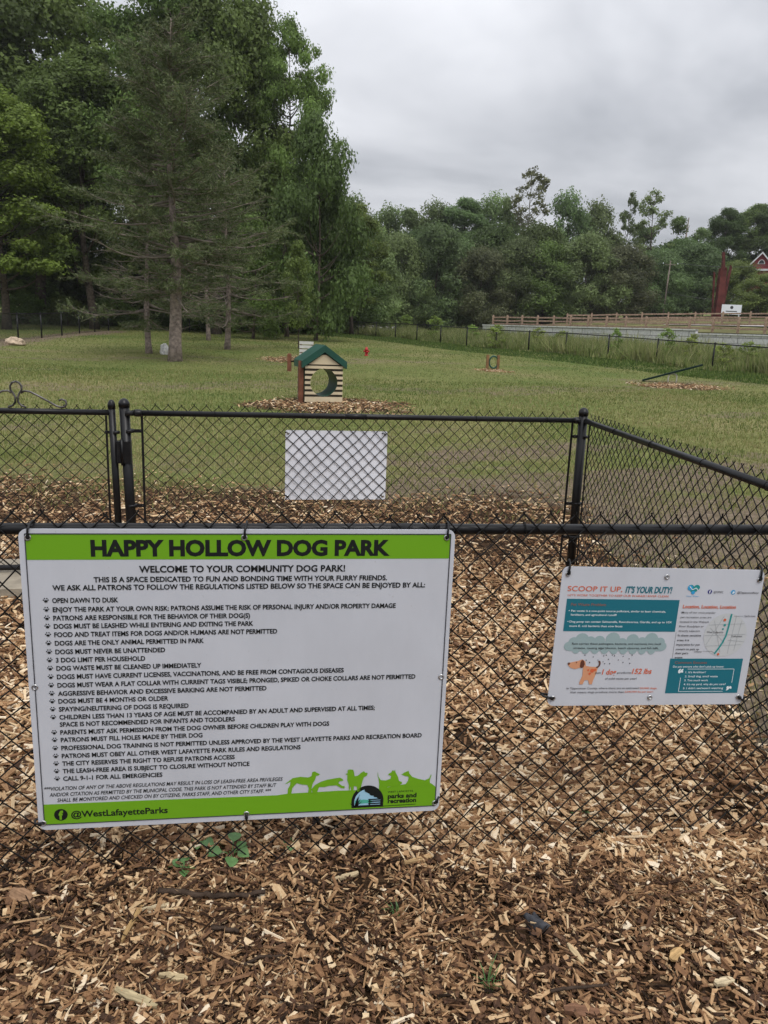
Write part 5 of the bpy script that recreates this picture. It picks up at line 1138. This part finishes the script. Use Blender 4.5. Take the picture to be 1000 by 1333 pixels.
def grass_tuft(label, px, py, seed, n=16, L=.06):
    x, y, _ = at_ground(px, py); z = float(zg(np.array([x]), np.array([y]))[0]) + .01; r = np.random.default_rng(seed); mb = MB()
    for k in range(n):
        a = r.uniform(0, 6.28); l = L * r.uniform(.5, 1.2); b = r.normal(0, .008, 2); s = np.array([-math.sin(a), math.cos(a), 0]) * .0013; q = np.array([b[0], b[1], 0]); m = q + np.array([math.cos(a) * l * .3, math.sin(a) * l * .3, l * .7]); t = q + np.array([math.cos(a) * l * .75, math.sin(a) * l * .75, l * .95]); mb.add([q - s, q + s, m + s, m - s, t], [(0, 1, 2, 3), (3, 2, 4)])
    mb.build('grass_tuft', M_weed, None, label=label, cat='grass tuft', group='grass tufts in the chips').location = (x, y, z)
grass_tuft('small green grass tuft in the chips at the bottom right of middle', 636, 1292, 1); grass_tuft('short grass tuft in the chips beneath the gap between the signs', 513, 1196, 2, 10, .05)
M_stick = mat('dark_stick_bark', (.055, .038, .028), .95, 0, .1, noise=.5, nscale=30, bump=.8, bscale=60)
def stick(label, pts, r0, r1, m=M_stick, lift=.037):
    P = []
    for px, py in pts: x, y, _ = at_ground(px, py); P.append((x, y, float(zg(np.array([x]), np.array([y]))[0]) + lift))
    P = np.array(P); b = P[0].copy(); t = np.linspace(0, 1, 4 * len(P)); q = np.stack([np.interp(t, np.linspace(0, 1, len(P)), P[:, i]) for i in range(3)], 1); q += np.random.default_rng(len(label)).normal(0, r0 * .25, q.shape)
    MB().tube(q - b, np.interp(t, [0, .5, 1], [r0, r0 * .9, r1]), 8).build('stick', m, None, label=label, cat='stick', group='sticks on the chips').location = tuple(b)
stick('thick dark stick lying across the chips below the rules sign', [(208, 1168), (245, 1172), (285, 1173), (345, 1167)], .0085, .006)
stick('thin dark twig right of the thick stick', [(318, 1270), (340, 1258), (372, 1256)], .004, .002); stick('thin dark twig at the lower left edge of the right half', [(715, 1300), (745, 1297), (790, 1292)], .0045, .003); stick('short thick dark stub below the thick stick', [(276, 1216), (312, 1222)], .007, .005)
def plank(label, px, py, L, W, T, yaw, col, seed, tilt=.08):
    x, y, _ = at_ground(px, py); z = float(zg(np.array([x]), np.array([y]))[0]) + .031; r = np.random.default_rng(seed); n = 7; up = []
    for k in range(n): t = k / (n - 1) - .5; wv = W / 2 * (1 - .55 * abs(2 * t) ** 3) * r.uniform(.82, 1.1); o = r.normal(0, W * .06); up.append((t * L + r.normal(0, L * .012), o - wv, o + wv))
    V = []; F = []
    for t, a, b in up: V += [(t, a, T / 2 + r.normal(0, T * .15)), (t, b, T / 2 + r.normal(0, T * .15)), (t, b * .97, -T / 2), (t, a * .97, -T / 2)]
    for k in range(n - 1):
        for j in range(4): F.append((4 * k + j, 4 * k + (j + 1) % 4, 4 * k + 4 + (j + 1) % 4, 4 * k + 4 + j))
    F += [(3, 2, 1, 0), (4 * n - 4, 4 * n - 3, 4 * n - 2, 4 * n - 1)]
    mb = MB(); mb.add(V, F); nm = 'splinter_wood_%d' % seed; m = wood_mat(nm, col); o = mb.build('wood_splinter', m, None, label=label, cat='wood splinter', group='large wood splinters'); o.location = (x, y, z); o.rotation_euler = (r.normal(0, .12), tilt, yaw)
def wood_mat(nm, col):
    m = bpy.data.materials.new(nm); m.use_nodes = True; t = m.node_tree; b = t.nodes['Principled BSDF']; b.inputs['Roughness'].default_value = .85; b.inputs['Specular IOR Level'].default_value = .1
    co = t.nodes.new('ShaderNodeTexCoord'); mp_ = t.nodes.new('ShaderNodeMapping'); mp_.inputs['Scale'].default_value = (12, 220, 220); n = t.nodes.new('ShaderNodeTexNoise'); n.inputs['Scale'].default_value = 1; n.inputs['Detail'].default_value = 4
    r = t.nodes.new('ShaderNodeValToRGB'); r.color_ramp.elements[0].position = .3; r.color_ramp.elements[1].position = .7; r.color_ramp.elements[0].color = (*[c * .55 for c in col], 1); r.color_ramp.elements[1].color = (*[min(1, c * 1.25) for c in col], 1)
    t.links.new(co.outputs['Object'], mp_.inputs[0]); t.links.new(mp_.outputs[0], n.inputs['Vector']); t.links.new(n.outputs[0], r.inputs[0]); t.links.new(r.outputs[0], b.inputs['Base Color']); return m
plank('long pale weathered splinter at the bottom edge', 178, 1318, .115, .021, .008, -.30, (.42, .34, .20), 1); plank('pale straight splinter left of bottom middle', 226, 1285, .070, .018, .008, -.05, (.46, .36, .21), 2); plank('narrow upright tan splinter in the left chips', 172, 1212, .14, .013, .007, 1.5, (.42, .27, .12), 3)
plank('broad brown chunk at the left edge of the chips', 30, 1180, .085, .040, .012, -.4, (.28, .17, .10), 4); plank('white tipped pale chip near the lower right edge', 942, 1282, .060, .022, .008, .35, (.58, .47, .30), 5); plank('straight pale splinter below the mesh right of the rules sign', 450, 1142, .085, .016, .008, .5, (.50, .39, .24), 6)
plank('pointed pale splinter right of the two weeds', 203, 1188, .075, .014, .007, .45, (.55, .44, .28), 7); plank('fan shaped tan splinter at the right chips', 880, 1245, .060, .026, .006, .7, (.48, .31, .14), 8); plank('brown slab chip at the bottom edge right of middle', 757, 1324, .085, .028, .01, .05, (.19, .10, .06), 9); plank('slanting pale splinter in the upper right chips', 933, 1160, .060, .014, .008, -.9, (.50, .38, .22), 10)
plank('thick pale splinter left of the fence foot below the rules sign', 545, 1122, .10, .018, .008, .45, (.42, .28, .14), 11); plank('split pale splinter right of bottom middle', 748, 1248, .065, .015, .007, -1.1, (.50, .38, .22), 12)
# crumpled dark scrap
x, y, _ = at_ground(697, 1208); z = float(zg(np.array([x]), np.array([y]))[0]) + .030; r = np.random.default_rng(9); g_ = 9; V = []
for i in range(g_):
    for j in range(g_):
        a, b = i / (g_ - 1) - .5, j / (g_ - 1) - .5; V.append((a * .052 * (1 - .4 * b), b * .062, .016 * math.cos(a * 5 + b * 3) - .02 * b * b + r.normal(0, .0012)))
mb = MB(); mb.add(V, [(i * g_ + j, (i + 1) * g_ + j, (i + 1) * g_ + j + 1, i * g_ + j + 1) for i in range(g_ - 1) for j in range(g_ - 1)], True)
o = mb.build('plastic_scrap', mat('grey_blue_scrap', (.045, .046, .052), .7, 0, .2, noise=.5, nscale=60), None, label='crumpled dark grey blue scrap lying on the chips right of middle', cat='litter'); o.location = (x, y, z); o.rotation_euler = (.35, -.25, .5)
sm2 = o.modifiers.new('thickness', 'SOLIDIFY'); sm2.thickness = .0012

# ------------------------------------------------------------------ thin damp air
hzb = MB().box((20, 90, 24), (420, 330, 60)); hm_ = bpy.data.materials.new('damp_air'); hm_.use_nodes = True; t = hm_.node_tree; t.nodes.remove(t.nodes['Principled BSDF'])
pv = t.nodes.new('ShaderNodeVolumePrincipled'); pv.inputs['Color'].default_value = (.90, .91, .92, 1); pv.inputs['Density'].default_value = .00028; pv.inputs['Anisotropy'].default_value = .2
t.links.new(pv.outputs[0], t.nodes['Material Output'].inputs['Volume'])
hzb.build('haze', hm_, None, kind='stuff', label='thin pale damp air over the whole park', cat='haze')
cy.volume_bounces = 0
